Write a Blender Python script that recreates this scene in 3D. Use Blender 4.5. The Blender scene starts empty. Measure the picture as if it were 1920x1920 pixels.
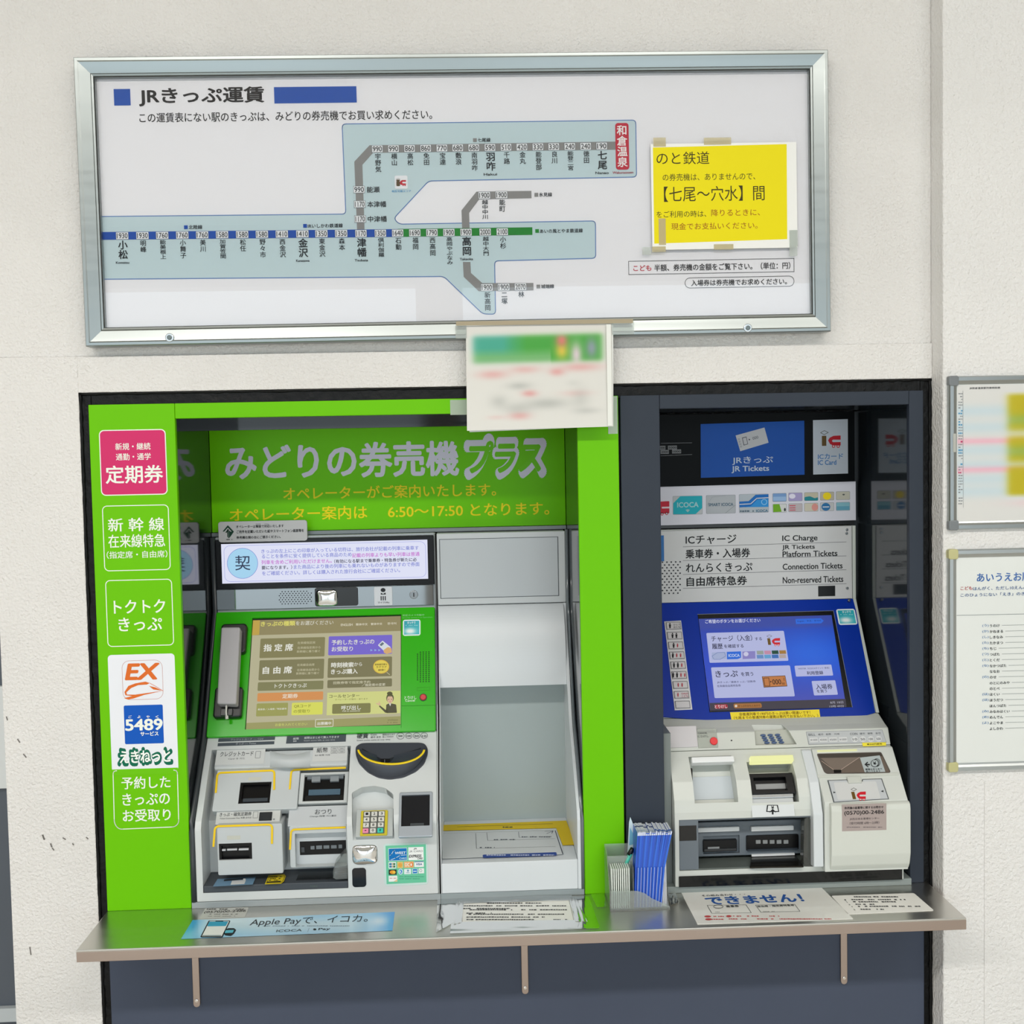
import bpy, bmesh, math, random
from mathutils import Vector, Matrix, Euler
random.seed(7)
S = bpy.context.scene
COL = S.collection

# ------------------------------------------------------------ camera, world, lights, exposure
F_PX = 2100.0
YAW, PITCH, ROLL = .0401, .0492, -.0195
CAM = Vector((0, -2.0, 0))
_f = Vector((math.sin(YAW), math.cos(YAW), 0)); _r = Vector((math.cos(YAW), -math.sin(YAW), 0)); _u = Vector((0, 0, 1))
_f, _u = _f*math.cos(PITCH)-_u*math.sin(PITCH), _u*math.cos(PITCH)+_f*math.sin(PITCH)
CR = _r*math.cos(ROLL)+_u*math.sin(ROLL); CU = _u*math.cos(ROLL)-_r*math.sin(ROLL); CF = _f
cd = bpy.data.cameras.new('camera'); cam = bpy.data.objects.new('camera', cd); COL.objects.link(cam)
cd.sensor_width = 36; cd.lens = F_PX/1920*36; cd.clip_start = .05; cd.clip_end = 200
cam.matrix_world = Matrix(((CR.x, CU.x, -CF.x, CAM.x), (CR.y, CU.y, -CF.y, CAM.y), (CR.z, CU.z, -CF.z, CAM.z), (0, 0, 0, 1)))
S.camera = cam
w = bpy.data.worlds.new('sky'); S.world = w; w.use_nodes = True
bgn = w.node_tree.nodes['Background']; bgn.inputs[0].default_value = (.80, .92, 1, 1); bgn.inputs[1].default_value = 2.3
S.view_settings.view_transform = 'Standard'; S.view_settings.look = 'None'
S.view_settings.exposure = 0.0; S.view_settings.gamma = 1; S.view_settings.use_curve_mapping = False
S.cycles.use_denoising = True
S.cycles.max_bounces = 8; S.cycles.diffuse_bounces = 4; S.cycles.glossy_bounces = 4; S.cycles.transparent_max_bounces = 12
S.cycles.sample_clamp_indirect = 6
def area_lamp(name, loc, rot, sx, sy, power, col):
    l = bpy.data.lights.new(name, 'AREA'); l.shape = 'RECTANGLE'; l.size = sx; l.size_y = sy; l.energy = power; l.color = col
    o = bpy.data.objects.new(name, l); COL.objects.link(o); o.location = loc; o.rotation_euler = rot
    return o
FLOOR, CEIL, REAR = -1.55, 1.75, -6.5
for x, p_ in ((-2.4, 34), (-.9, 34), (.6, 30), (2.1, 26)):
    area_lamp('ceiling_lamp', (x, -2.6, CEIL-.06), (0, 0, 0), 1.2, .22, p_, (1, .955, .90))

# ------------------------------------------------------------ helpers
def lin(c):
    return c/12.92 if c <= .04045 else ((c+.055)/1.055)**2.4
def hexc(h):
    h = h.lstrip('#'); return tuple(lin(int(h[i:i+2], 16)/255) for i in (0, 2, 4))+(1,)
MC = {}
def M(h, rough=.5, metal=0, spec=.5, coat=0, bump=0, bscale=200, emit=0, brushed=False, var=0, bdist=.001):
    k = (h, rough, metal, spec, coat, bump, bscale, emit, brushed, var, bdist)
    if k in MC: return MC[k]
    m = bpy.data.materials.new('mat_'+h.strip('#')+('_lit' if emit else '')); m.use_nodes = True; nt = m.node_tree
    b = nt.nodes['Principled BSDF']
    c = hexc(h)
    b.inputs['Base Color'].default_value = c if not emit else (.01, .01, .01, 1)
    b.inputs['Roughness'].default_value = rough; b.inputs['Metallic'].default_value = metal
    b.inputs['Specular IOR Level'].default_value = spec; b.inputs['Coat Weight'].default_value = coat
    b.inputs['Coat Roughness'].default_value = .04
    if emit:
        b.inputs['Emission Color'].default_value = c; b.inputs['Emission Strength'].default_value = emit
    L = nt.links
    if bump or brushed or var:
        tc = nt.nodes.new('ShaderNodeTexCoord')
        mp = nt.nodes.new('ShaderNodeMapping'); L.new(tc.outputs['Object'], mp.inputs[0])
        nz = nt.nodes.new('ShaderNodeTexNoise'); L.new(mp.outputs[0], nz.inputs['Vector'])
        nz.inputs['Scale'].default_value = bscale; nz.inputs['Detail'].default_value = 4
        if brushed: mp.inputs['Scale'].default_value = (.01, .9, 1.6)
        if bump:
            bp = nt.nodes.new('ShaderNodeBump'); bp.inputs['Strength'].default_value = bump; bp.inputs['Distance'].default_value = bdist
            L.new(nz.outputs['Fac'], bp.inputs['Height']); L.new(bp.outputs[0], b.inputs['Normal'])
        if brushed:
            mr = nt.nodes.new('ShaderNodeMapRange'); mr.inputs[3].default_value = rough*.75; mr.inputs[4].default_value = rough*1.3
            L.new(nz.outputs['Fac'], mr.inputs[0]); L.new(mr.outputs[0], b.inputs['Roughness'])
        if var:
            n2 = nt.nodes.new('ShaderNodeTexNoise'); n2.inputs['Scale'].default_value = 3.5; n2.inputs['Detail'].default_value = 6
            L.new(tc.outputs['Object'], n2.inputs['Vector'])
            mx = nt.nodes.new('ShaderNodeMix'); mx.data_type = 'RGBA'
            mx.inputs[6].default_value = tuple(v*(1-var) for v in c[:3])+(1,); mx.inputs[7].default_value = c
            mr2 = nt.nodes.new('ShaderNodeMapRange'); mr2.inputs[1].default_value = .35; mr2.inputs[2].default_value = .6
            L.new(n2.outputs['Fac'], mr2.inputs[0]); L.new(mr2.outputs[0], mx.inputs[0]); L.new(mx.outputs[2], b.inputs['Base Color'])
    MC[k] = m; return m
def CLEAR(name, tint='#ffffff', body='#e8ede8', haze=.1, rough=.05, ior=1.45):
    k = (name, tint, body, haze, rough)
    if k in MC: return MC[k]
    m = bpy.data.materials.new(name); m.use_nodes = True; nt = m.node_tree; nt.nodes.clear(); L = nt.links
    out = nt.nodes.new('ShaderNodeOutputMaterial'); tr = nt.nodes.new('ShaderNodeBsdfTransparent'); gl = nt.nodes.new('ShaderNodeBsdfGlossy')
    df = nt.nodes.new('ShaderNodeBsdfDiffuse'); fr = nt.nodes.new('ShaderNodeFresnel'); a = nt.nodes.new('ShaderNodeMixShader'); b = nt.nodes.new('ShaderNodeMixShader')
    tr.inputs[0].default_value = hexc(tint); df.inputs[0].default_value = hexc(body); gl.inputs['Roughness'].default_value = rough
    fr.inputs['IOR'].default_value = ior; a.inputs[0].default_value = haze
    L.new(tr.outputs[0], a.inputs[1]); L.new(df.outputs[0], a.inputs[2]); L.new(fr.outputs[0], b.inputs[0])
    L.new(a.outputs[0], b.inputs[1]); L.new(gl.outputs[0], b.inputs[2]); L.new(b.outputs[0], out.inputs[0])
    MC[k] = m; return m
def VC(emit=0, rough=.5, coat=0):
    k = ('vc', emit, rough, coat)
    if k in MC: return MC[k]
    m = bpy.data.materials.new('printed_colour'+('_lit' if emit else '')); m.use_nodes = True; nt = m.node_tree; b = nt.nodes['Principled BSDF']
    at = nt.nodes.new('ShaderNodeAttribute'); at.attribute_name = 'ink'; b.inputs['Roughness'].default_value = rough; b.inputs['Coat Weight'].default_value = coat
    if emit:
        b.inputs['Base Color'].default_value = (.01, .01, .01, 1); nt.links.new(at.outputs['Color'], b.inputs['Emission Color']); b.inputs['Emission Strength'].default_value = emit
    else: nt.links.new(at.outputs['Color'], b.inputs['Base Color'])
    MC[k] = m; return m

def link(name, me, parent=None, mats=None):
    o = bpy.data.objects.new(name, me); COL.objects.link(o)
    if mats is not None:
        for m in (mats if isinstance(mats, (list, tuple)) else [mats]): me.materials.append(m)
    if parent is not None: o.parent = parent
    return o
def tag(o, label=None, cat=None, group=None, kind=None):
    if label: o['label'] = label
    if cat: o['category'] = cat
    if group: o['group'] = group
    if kind: o['kind'] = kind
    return o
def thing(name, label, cat, group=None):
    # an Empty; its children are modelled in world coordinates around the origin
    o = bpy.data.objects.new(name, None); COL.objects.link(o); o.empty_display_size = .05
    return tag(o, label, cat, group)
def mesh(name, verts, faces, parent=None, mat=None, smooth=False):
    me = bpy.data.meshes.new(name); me.from_pydata([tuple(v) for v in verts], [], faces); me.update()
    bm = bmesh.new(); bm.from_mesh(me); bmesh.ops.recalc_face_normals(bm, faces=bm.faces); bm.to_mesh(me); bm.free()
    if smooth:
        for p in me.polygons: p.use_smooth = True
    return link(name, me, parent, mat)
def bevel_bm(bm, b, seg=2, ang=.5):
    es = [e for e in bm.edges if len(e.link_faces) == 2 and e.calc_face_angle(0) > ang]
    if b > 0 and es: bmesh.ops.bevel(bm, geom=es, offset=b, segments=seg, profile=.5, affect='EDGES', clamp_overlap=True)
def from_bm(name, bm, parent, mat, smooth=False):
    bmesh.ops.recalc_face_normals(bm, faces=bm.faces)
    me = bpy.data.meshes.new(name); bm.to_mesh(me); bm.free()
    if smooth:
        for p in me.polygons: p.use_smooth = True
    return link(name, me, parent, mat)
def boxes(name, lst, mat, parent=None, bev=.001, seg=2):
    bm = bmesh.new()
    for (x0, x1, y0, y1, z0, z1) in lst:
        r = bmesh.ops.create_cube(bm, size=1)
        for v in r['verts']: v.co = Vector(((x0+x1)/2+v.co.x*(x1-x0), (y0+y1)/2+v.co.y*(y1-y0), (z0+z1)/2+v.co.z*(z1-z0)))
    if bev: bevel_bm(bm, bev, seg)
    return from_bm(name, bm, parent, mat)
def box(name, x0, x1, y0, y1, z0, z1, mat, parent=None, bev=.001, seg=2):
    return boxes(name, [(x0, x1, y0, y1, z0, z1)], mat, parent, bev, seg)
def prism(name, prof, x0, x1, mat, parent=None, bev=0, seg=2):
    # side profile [(y, z)...] extruded along X
    n = len(prof); vs = [(x0, y, z) for y, z in prof]+[(x1, y, z) for y, z in prof]
    fs = [tuple(range(n)), tuple(range(2*n-1, n-1, -1))]+[(i, (i+1) % n, n+(i+1) % n, n+i) for i in range(n)]
    bm = bmesh.new(); V = [bm.verts.new(v) for v in vs]
    for f in fs: bm.faces.new([V[i] for i in f])
    bmesh.ops.recalc_face_normals(bm, faces=bm.faces)
    if bev: bevel_bm(bm, bev, seg, .15)
    return from_bm(name, bm, parent, mat)
def tube(name, pts, r, mat, parent=None, n=10):
    pts = [Vector(p) for p in pts]; vs = []; fs = []
    for i, p in enumerate(pts):
        t = (pts[min(i+1, len(pts)-1)]-pts[max(i-1, 0)]).normalized()
        a = t.cross(Vector((0, 0, 1)) if abs(t.z) < .9 else Vector((1, 0, 0))).normalized(); b = t.cross(a)
        rr = r[i] if isinstance(r, (list, tuple)) else r
        for k in range(n):
            q = 2*math.pi*k/n; vs.append(p+a*math.cos(q)*rr+b*math.sin(q)*rr)
    for i in range(len(pts)-1):
        for k in range(n): fs.append((i*n+k, i*n+(k+1) % n, (i+1)*n+(k+1) % n, (i+1)*n+k))
    fs.append(tuple(range(n-1, -1, -1))); fs.append(tuple(range((len(pts)-1)*n, len(pts)*n)))
    return mesh(name, vs, fs, parent, mat, True)

ID = (0, 0, 1.0)
ZA = (120, 80, 3.4286); ZB = (620, 80, 3.4286); ZC = (1120, 80, 3.4286)
ZD = (140, 720, 3.6923); ZE = (140, 1200, 3.6923); ZF = (320, 720, 3.6923); ZG = (360, 1120, 3.84); ZH = (350, 1360, 3.84)
ZI = (780, 720, 4.0); ZJ = (780, 1200, 3.5563); ZK = (1200, 720, 4.3636); ZL = (1220, 1100, 3.84); ZM = (1220, 1340, 3.84)
ZN = (1120, 1500, 5.0526); ZO = (1500, 700, 2.7429); ZS1 = (130, 1640, 3.3684); ZS2 = (680, 1640, 3.3684); ZS3 = (1240, 1640, 3.2)
ZQ = (380, 970, 4.1739); ZR = (480, 1150, 6.857); ZT = (1480, 1330, 7.1125); ZU = (640, 1360, 9.6); ZV = (640, 1550, 9.6); ZW = (840, 580, 5.333)
ZX = (380, 1360, 6.4); ZY = (380, 1510, 6.4); ZZ = (1240, 1500, 6.0); ZP = (1240, 1330, 7.3846)
def px(z, x, y): return (z[0]+x/z[2], z[1]+y/z[2])
def ray(x, y): return CF*F_PX+CR*(x-960)-CU*(y-960)
class Plane:
    """a flat surface of the scene: origin, unit vector to the right, unit vector down, outward normal"""
    def __init__(s, o, u, v):
        s.o = Vector(o); s.u = Vector(u).normalized(); s.v = Vector(v).normalized(); s.n = s.u.cross(-s.v).normalized()
    def off(s, h): return Plane(s.o+s.n*h, s.u, s.v)
    def uv(s, x, y, h=0):
        d = ray(x, y); o = s.o+s.n*h; t = (o-CAM).dot(s.n)/d.dot(s.n); p = CAM+d*t-o
        return p.dot(s.u), p.dot(s.v)
    def W(s, u, v, h=0): return s.o+s.u*u+s.v*v+s.n*h
    def rect(s, z, b, h=0):
        x0, y0, x1, y1 = b; xm, ym = (x0+x1)/2, (y0+y1)/2
        return (s.uv(*px(z, x0, ym), h)[0], s.uv(*px(z, xm, y0), h)[1], s.uv(*px(z, x1, ym), h)[0], s.uv(*px(z, xm, y1), h)[1])
    def pt(s, z, x, y, h=0): return s.uv(*px(z, x, y), h)
def vplane(y): return Plane((0, y, 0), (1, 0, 0), (0, 0, -1))
def splane(y0, z0, y1, z1): return Plane((0, y0, z0), (1, 0, 0), (0, y1-y0, z1-z0))
def hplane(z): return Plane((0, 0, z), (1, 0, 0), (0, -1, 0))
def rr_pts(r, rad, n=5):
    x0, y0, x1, y1 = r; rad = min(rad, abs(x1-x0)/2*.999, abs(y1-y0)/2*.999)
    if rad <= 0: return [(x0, y0), (x1, y0), (x1, y1), (x0, y1)]
    P = []
    for cx, cy, a0 in ((x0+rad, y0+rad, 180), (x1-rad, y0+rad, 270), (x1-rad, y1-rad, 0), (x0+rad, y1-rad, 90)):
        for k in range(n+1):
            a = math.radians(a0+90*k/n); P.append((cx+rad*math.cos(a), cy+rad*math.sin(a)))
    return P
def round_poly(P, rad, n=4):
    out = []
    for i, p in enumerate(P):
        a = Vector(P[i-1]); b = Vector(p); c = Vector(P[(i+1) % len(P)])
        r = min(rad, (a-b).length*.49, (c-b).length*.49); s = b+(a-b).normalized()*r; e = b+(c-b).normalized()*r
        for k in range(n+1):
            t = k/n; q = s*(1-t)**2+b*2*t*(1-t)+e*t*t; out.append((q.x, q.y))
    return out
def slab_uv(name, pl, P, h0, h1, mat, parent=None, bev=.0008, seg=2):
    bm = bmesh.new(); lo = [bm.verts.new(pl.W(u, v, h0)) for u, v in P]; hi = [bm.verts.new(pl.W(u, v, h1)) for u, v in P]
    n = len(P); bm.faces.new(lo); top = bm.faces.new(hi)
    for i in range(n): bm.faces.new((lo[i], lo[(i+1) % n], hi[(i+1) % n], hi[i]))
    bmesh.ops.recalc_face_normals(bm, faces=bm.faces)
    if bev: bmesh.ops.bevel(bm, geom=list(top.edges), offset=bev, segments=seg, profile=.5, affect='EDGES', clamp_overlap=True)
    return from_bm(name, bm, parent, mat)
def slab(name, pl, z, b, h0, h1, mat, parent=None, r=0, bev=.0008, holes=None):
    """rounded plate standing from h0 to h1 off a surface"""
    R = pl.rect(z, b, h1); sc = abs(R[2]-R[0])/abs(b[2]-b[0])
    if not holes: return slab_uv(name, pl, rr_pts(R, r*sc), h0, h1, mat, parent, bev)
    hb, hr, hh = holes[0]; Rh = pl.rect(z, hb, h1)
    Rh = (max(Rh[0], R[0]+.0004), max(Rh[1], R[1]+.0004), min(Rh[2], R[2]-.0004), min(Rh[3], R[3]-.0004))
    A = rr_pts(R, max(r*sc, .0003)); B = rr_pts(Rh, max(hr*sc, .0003)); n = len(A); bm = bmesh.new()
    lo = [bm.verts.new(pl.W(u, v, h0)) for u, v in A]; hi = [bm.verts.new(pl.W(u, v, h1)) for u, v in A]
    ih = [bm.verts.new(pl.W(u, v, h1)) for u, v in B]; il = [bm.verts.new(pl.W(u, v, hh)) for u, v in B]
    bm.faces.new(lo); bm.faces.new(il)
    for i in range(n):
        j = (i+1) % n
        bm.faces.new((lo[i], lo[j], hi[j], hi[i])); bm.faces.new((hi[i], hi[j], ih[j], ih[i])); bm.faces.new((ih[i], ih[j], il[j], il[i]))
    bmesh.ops.recalc_face_normals(bm, faces=bm.faces)
    if bev:
        es = [bm.edges.get((hi[i], hi[(i+1) % n])) for i in range(n)]
        bmesh.ops.bevel(bm, geom=es, offset=min(bev, .0015), segments=2, profile=.5, affect='EDGES', clamp_overlap=True)
    return from_bm(name, bm, parent, mat)
def carve(o, cs):
    for c in cs:
        md = o.modifiers.new('b', 'BOOLEAN'); md.operation = 'DIFFERENCE'; md.solver = 'EXACT'; md.object = c
    bpy.context.view_layer.update()
    dg = bpy.context.evaluated_depsgraph_get(); me = bpy.data.meshes.new_from_object(o.evaluated_get(dg))
    o.modifiers.clear(); old = o.data; o.data = me; bpy.data.meshes.remove(old)
    for c in cs:
        d = c.data; bpy.data.objects.remove(c); bpy.data.meshes.remove(d)
_tc = {}
def glyphs(s, bold=0):
    k = (s, bold)
    if k in _tc: return _tc[k]
    c = bpy.data.curves.new('t', 'FONT'); c.body = s; c.resolution_u = 3; c.offset = bold
    o = bpy.data.objects.new('t', c); m = bpy.data.meshes.new_from_object(o)
    r = ([(v.co.x, v.co.y) for v in m.vertices], [tuple(p.vertices) for p in m.polygons])
    bpy.data.objects.remove(o); bpy.data.curves.remove(c); bpy.data.meshes.remove(m)
    _tc[k] = r; return r
class Art:
    """flat print on a surface: ink shapes in a few thin layers, joined into one mesh per colour set"""
    def __init__(s, name, pl, parent=None, z=ID, h=.0003, lit=0, rough=.45, step=.00018, coat=0, shear=0):
        s.name, s.pl, s.parent, s.z, s.h, s.lit, s.rough, s.step, s.coat, s.shear = name, pl, parent, z, h, lit, rough, step, coat, shear
        s.V = []; s.Fa = []; s.mi = []; s.cols = []
    def _c(s, c):
        if c not in s.cols: s.cols.append(c)
        return s.cols.index(c)
    def add(s, P, faces, c, l, dh=0):
        b = len(s.V); h = s.h+l*s.step+dh
        s.V += [s.pl.W(u, v, h) for u, v in P]
        for f in faces: s.Fa.append(tuple(i+b for i in f)); s.mi.append(s._c(c))
    def fill(s, P, c, l): s.add(P, [tuple(range(len(P)))], c, l)
    def rect(s, b, c, l=0, r=0, z=None):
        z = z or s.z; R = s.pl.rect(z, b, s.h); sc = abs(R[2]-R[0])/abs(b[2]-b[0]); s.fill(rr_pts(R, r*sc), c, l)
    def ring(s, b, c, l=0, r=0, w=3, z=None):
        z = z or s.z; R = s.pl.rect(z, b, s.h); sc = abs(R[2]-R[0])/abs(b[2]-b[0]); ww = w*sc
        if r > 0: A = rr_pts(R, r*sc, 6); B = rr_pts((R[0]+ww, R[1]+ww, R[2]-ww, R[3]-ww), max(r*sc-ww, ww*.3), 6)
        else: A = rr_pts(R, 0); B = rr_pts((R[0]+ww, R[1]+ww, R[2]-ww, R[3]-ww), 0)
        n = len(A); s.add(A+B, [(i, (i+1) % n, n+(i+1) % n, n+i) for i in range(n)], c, l)
    def poly(s, P, c, l=0, r=0, z=None):
        z = z or s.z; Q = [s.pl.pt(z, x, y, s.h) for x, y in P]
        if r: Q = round_poly(Q, r*.00095/z[2])
        s.fill(Q, c, l)
    def stroke(s, P, c, l=0, w=2, z=None, closed=False, r=0):
        z = z or s.z; Q = [s.pl.pt(z, x, y, s.h) for x, y in P]
        if r: Q = round_poly(Q, r*.00095/z[2])
        hw = w*.00095/z[2]/2; n = len(Q)
        for i in range(n if closed else n-1):
            a = Vector(Q[i]); b = Vector(Q[(i+1) % n])
            if (b-a).length < 1e-7: continue
            d = (b-a).normalized()*hw; p = Vector((-d.y, d.x)); e = d*.5
            s.fill([tuple(a-e+p), tuple(b+e+p), tuple(b+e-p), tuple(a-e-p)], c, l)
    def oval(s, cx, cy, rx, ry, c, l=0, z=None, n=28, a0=0, a1=360):
        z = z or s.z; P = [(cx+rx*math.cos(math.radians(a0+(a1-a0)*k/n)), cy+ry*math.sin(math.radians(a0+(a1-a0)*k/n))) for k in range(n)]
        s.poly(P, c, l, 0, z)
    def oring(s, cx, cy, rx, ry, w, c, l=0, z=None, n=32, a0=0, a1=360):
        z = z or s.z; full = abs(a1-a0) >= 360; m = n if full else n+1
        A = [s.pl.pt(z, cx+rx*math.cos(math.radians(a0+(a1-a0)*k/n)), cy+ry*math.sin(math.radians(a0+(a1-a0)*k/n)), s.h) for k in range(m)]
        B = [s.pl.pt(z, cx+(rx-w)*math.cos(math.radians(a0+(a1-a0)*k/n)), cy+(ry-w)*math.sin(math.radians(a0+(a1-a0)*k/n)), s.h) for k in range(m)]
        s.add(A+B, [(i, (i+1) % m, m+(i+1) % m, m+i) for i in range(m if full else m-1)], c, l)
    def text(s, t, b, c='#1c1c20', l=1, bold=0, z=None, slant=0):
        """b = (x0, yc, x1, height or 0 to keep the font's own proportion) in picture units, turned into real size on the surface"""
        z = z or s.z; vs, fs = glyphs(t)
        if not vs: return
        x0, yc, x1, hh = b; xs = [v[0] for v in vs]; ys = [v[1] for v in vs]
        R = s.pl.rect(z, (x0, yc-10, x1, yc+10), s.h); vc = (R[1]+R[3])/2
        sx = (R[2]-R[0])/(max(xs)-min(xs)); sy = sx
        if hh:
            R2 = s.pl.rect(z, (x0, yc-hh/2, x1, yc+hh/2), s.h); sy = (R2[3]-R2[1])/(max(ys)-min(ys)); vc = (R2[1]+R2[3])/2
        ym = (max(ys)+min(ys))/2
        for i_, (dx, dy) in enumerate(s.spread(bold)):
            s.add([(R[0]+(x+dx-min(xs))*sx+(y-ym)*sy*slant, vc-(y+dy-ym)*sy) for x, y in vs], fs, c, l, i_*8e-6)
    @staticmethod
    def spread(b):
        # heavier strokes: the letter struck several times slightly apart
        if b <= 0: return [(0, 0)]
        if b < .018: return [(b, b*.6), (-b, b*.6), (b, -b*.6), (-b, -b*.6)]
        if b < .05: return [(b*math.cos(k*math.pi/4), b*.85*math.sin(k*math.pi/4)) for k in range(8)]+[(0, 0)]
        return [(b*math.cos(k*math.pi/7), b*math.sin(k*math.pi/7)) for k in range(14)]+[(0, 0)]
    def rot(s, t, cx, cy, wpx, ang, c, l=1, bold=0, z=None):
        z = z or s.z; vs, fs = glyphs(t); xs = [v[0] for v in vs]; ys = [v[1] for v in vs]
        u, v = s.pl.pt(z, cx, cy, s.h); sc = wpx*.00095/z[2]/(max(xs)-min(xs)); a = math.radians(ang); xm = (max(xs)+min(xs))/2; ym = (max(ys)+min(ys))/2
        s.add([(u+((x-xm)*math.cos(a)-(y-ym)*math.sin(a))*sc, v-((x-xm)*math.sin(a)+(y-ym)*math.cos(a))*sc) for x, y in vs], fs, c, l)
    def vert(s, t, xc, y0, y1, wd, c='#1c1c20', l=1, bold=0, z=None):
        z = z or s.z; n = len(t); R = s.pl.rect(z, (xc-wd/2, y0, xc+wd/2, y1), s.h); W_ = R[2]-R[0]; ch = (R[3]-R[1])/n
        for i, g in enumerate(t):
            vs, fs = glyphs(g)
            for i_, (dx, dy) in enumerate(s.spread(bold)):
                if vs: s.add([(R[0]+(x+dx)*W_, R[1]+ch*(i+.5)-(y+dy-.37)*ch*.98) for x, y in vs], fs, c, l, i_*8e-6)
    def dashes(s, x0, yc, x1, h, c, l=1, z=None, seed=1, dens=.8, wl=9):
        """writing too small to read in the photograph: a broken line of ink"""
        z = z or s.z; rn = random.Random(seed); x = x0
        while x < x1:
            e = min(x+wl*rn.uniform(.5, 1.3), x1)
            if rn.random() < dens: s.rect((x, yc-h/2*rn.uniform(.7, 1), max(e, x+.6), yc+h/2*rn.uniform(.7, 1)), c, l, 0, z)
            x = e+wl*.22
    def done(s, label=None):
        me = bpy.data.meshes.new(s.name); me.from_pydata([tuple(v) for v in s.V], [], s.Fa)
        for c in s.cols: me.materials.append(M(c, s.rough, spec=.2, emit=s.lit, coat=s.coat))
        me.polygons.foreach_set('material_index', s.mi)
        me.update(); o = link(s.name, me, s.parent)
        if label: o['label'] = label
        return o
def ink_sheet(name, pl, R, h, fn, nx, ny, parent, mat):
    """a printed sheet whose ink colour varies smoothly (or is out of focus): colour per vertex, fn(s, t) -> srgb 0..255"""
    vs = []; fs = []; cs = []
    for j in range(ny+1):
        for i in range(nx+1):
            a, b = i/nx, j/ny; vs.append(tuple(pl.W(R[0]+(R[2]-R[0])*a, R[1]+(R[3]-R[1])*b, h)))
            q = fn(a, b); cs.append(tuple(lin(min(max(v, 0), 255)/255) for v in q)+(1,))
    for j in range(ny):
        for i in range(nx): k = j*(nx+1)+i; fs.append((k, k+nx+1, k+nx+2, k+1))
    me = bpy.data.meshes.new(name); me.from_pydata(vs, [], fs); me.materials.append(mat)
    at = me.color_attributes.new('ink', 'FLOAT_COLOR', 'POINT'); at.data.foreach_set('color', [x for c in cs for x in c]); me.update()
    return link(name, me, parent)
def mixc(a, b, t): return tuple(x+(y-x)*t for x, y in zip(a, b))
def blob(s, t, cx, cy, rx, ry): return math.exp(-(((s-cx)/rx)**2+((t-cy)/ry)**2))

# ------------------------------------------------------------ shared measures (metres; the wall face is y = 0, x to the right, z up from eye height)
BL, GL, OL, OR_, SM, DL, DR, DO, BR = -.676, -.660, -.5105, .1999, .2745, .3482, .8022, .8283, .8455
ZTOP, ZG_, ZO_, ZSH = .1269, .1055, .0787, -.7998
WALL = M('#eeece9', .85, bump=1, bscale=190, var=.05, bdist=.0042)
WALLR = M('#efeeec', .85, bump=1, bscale=160, var=.04, bdist=.0042)
METAL = M('#b9bcbc', .32, metal=1, brushed=True, bscale=60)
ALU = M('#c6cacb', .28, metal=1)
STEEL = M('#d2cfc9', .3, metal=1, brushed=True, bscale=90)
STEELV = M('#b5a59c', .3, metal=1)
BLACKP = M('#08090a', .3)
WHITEP = M('#dfe4e4', .38, bump=.05, bscale=900)
WHITE2 = M('#e4e9e6', .36)
GREYP = M('#6e7780', .45)
DARKP = M('#30363c', .4)
PAPER = M('#f3f4f0', .6)
LAMI = M('#f2f3ee', .3, coat=.5)

# ------------------------------------------------------------ setting
SEAM = vplane(0).pt(ID, 870, 657)[1]*-1
XR_ = .845
def struct(o): o['kind'] = 'structure'; return o
wf = boxes('wall_back', [(-.829, BL, 0, .4, FLOOR, SEAM), (BL-.0005, XR_, 0, .4, ZTOP, SEAM-.0), (-.829, XR_, .005, .4, SEAM, CEIL+.02), (BL, XR_, .3, .4, FLOOR, ZTOP)], WALL, None, .0015)
struct(wf)
struct(box('wall_right', XR_, 4.5, -.045, .4, FLOOR, CEIL+.02, WALLR, None, .003))
gj = vplane(-.045).pt(ID, 1845, 1700)[0]
# thin patched strip with a visible joint beside the window, under the lower notice board
struct(box('trim_2', gj, gj+.6, -.0475, -.0445, FLOOR, -.60, WALLR, None, .001))
struct(box('floor', -4.5, 4.5, REAR-6, .9, FLOOR-.05, FLOOR, M('#d5d0c6', .35, bscale=8, var=.08), None, 0))
struct(box('ceiling', -4.5, 4.5, REAR, .9, CEIL, CEIL+.05, M('#cfcac2', .8), None, 0))
struct(boxes('wall_rear', [(-4.5, 4.5, REAR-.2, REAR, 1.3, CEIL), (-4.5, -3.9, REAR-.2, REAR, FLOOR, 1.3), (3.6, 4.5, REAR-.2, REAR, FLOOR, 1.3), (-.35, 0.0, REAR-.2, REAR, FLOOR, 1.3)], M('#cfcac4', .8), None, 0))
struct(box('wall_left', -4.6, -4.5, REAR, .9, FLOOR, CEIL, M('#d9d5cf', .8), None, 0))
struct(box('wall_side', 4.5, 4.6, REAR, -.045, FLOOR, CEIL, M('#d9d5cf', .8), None, 0))
# side passage at the left with a grey sliding door
struct(box('wall_passage', -4.5, -.829, .88, .95, FLOOR, CEIL, M('#c9ccce', .8), None, 0))
d1 = thing('door_1', None, None); del_keys = None
struct(d1)
DPL = vplane(.42)
box('door_leaf', -1.5, -.835, .42, .45, FLOOR+.05, CEIL-.3, M('#59606a', .4), d1, .002)
zb = -DPL.pt(ID, 15, 1885)[1]
box('door_rail', -1.5, -.835, .405, .42, zb-.03, zb, M('#c8cfd2', .3), d1, .001)
zt = -DPL.pt(ID, 5, 1475)[1]
box('door_rail', -1.5, -.835, .405, .42, zt, zt+.22, M('#e6eaea', .3), d1, .001)

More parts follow.
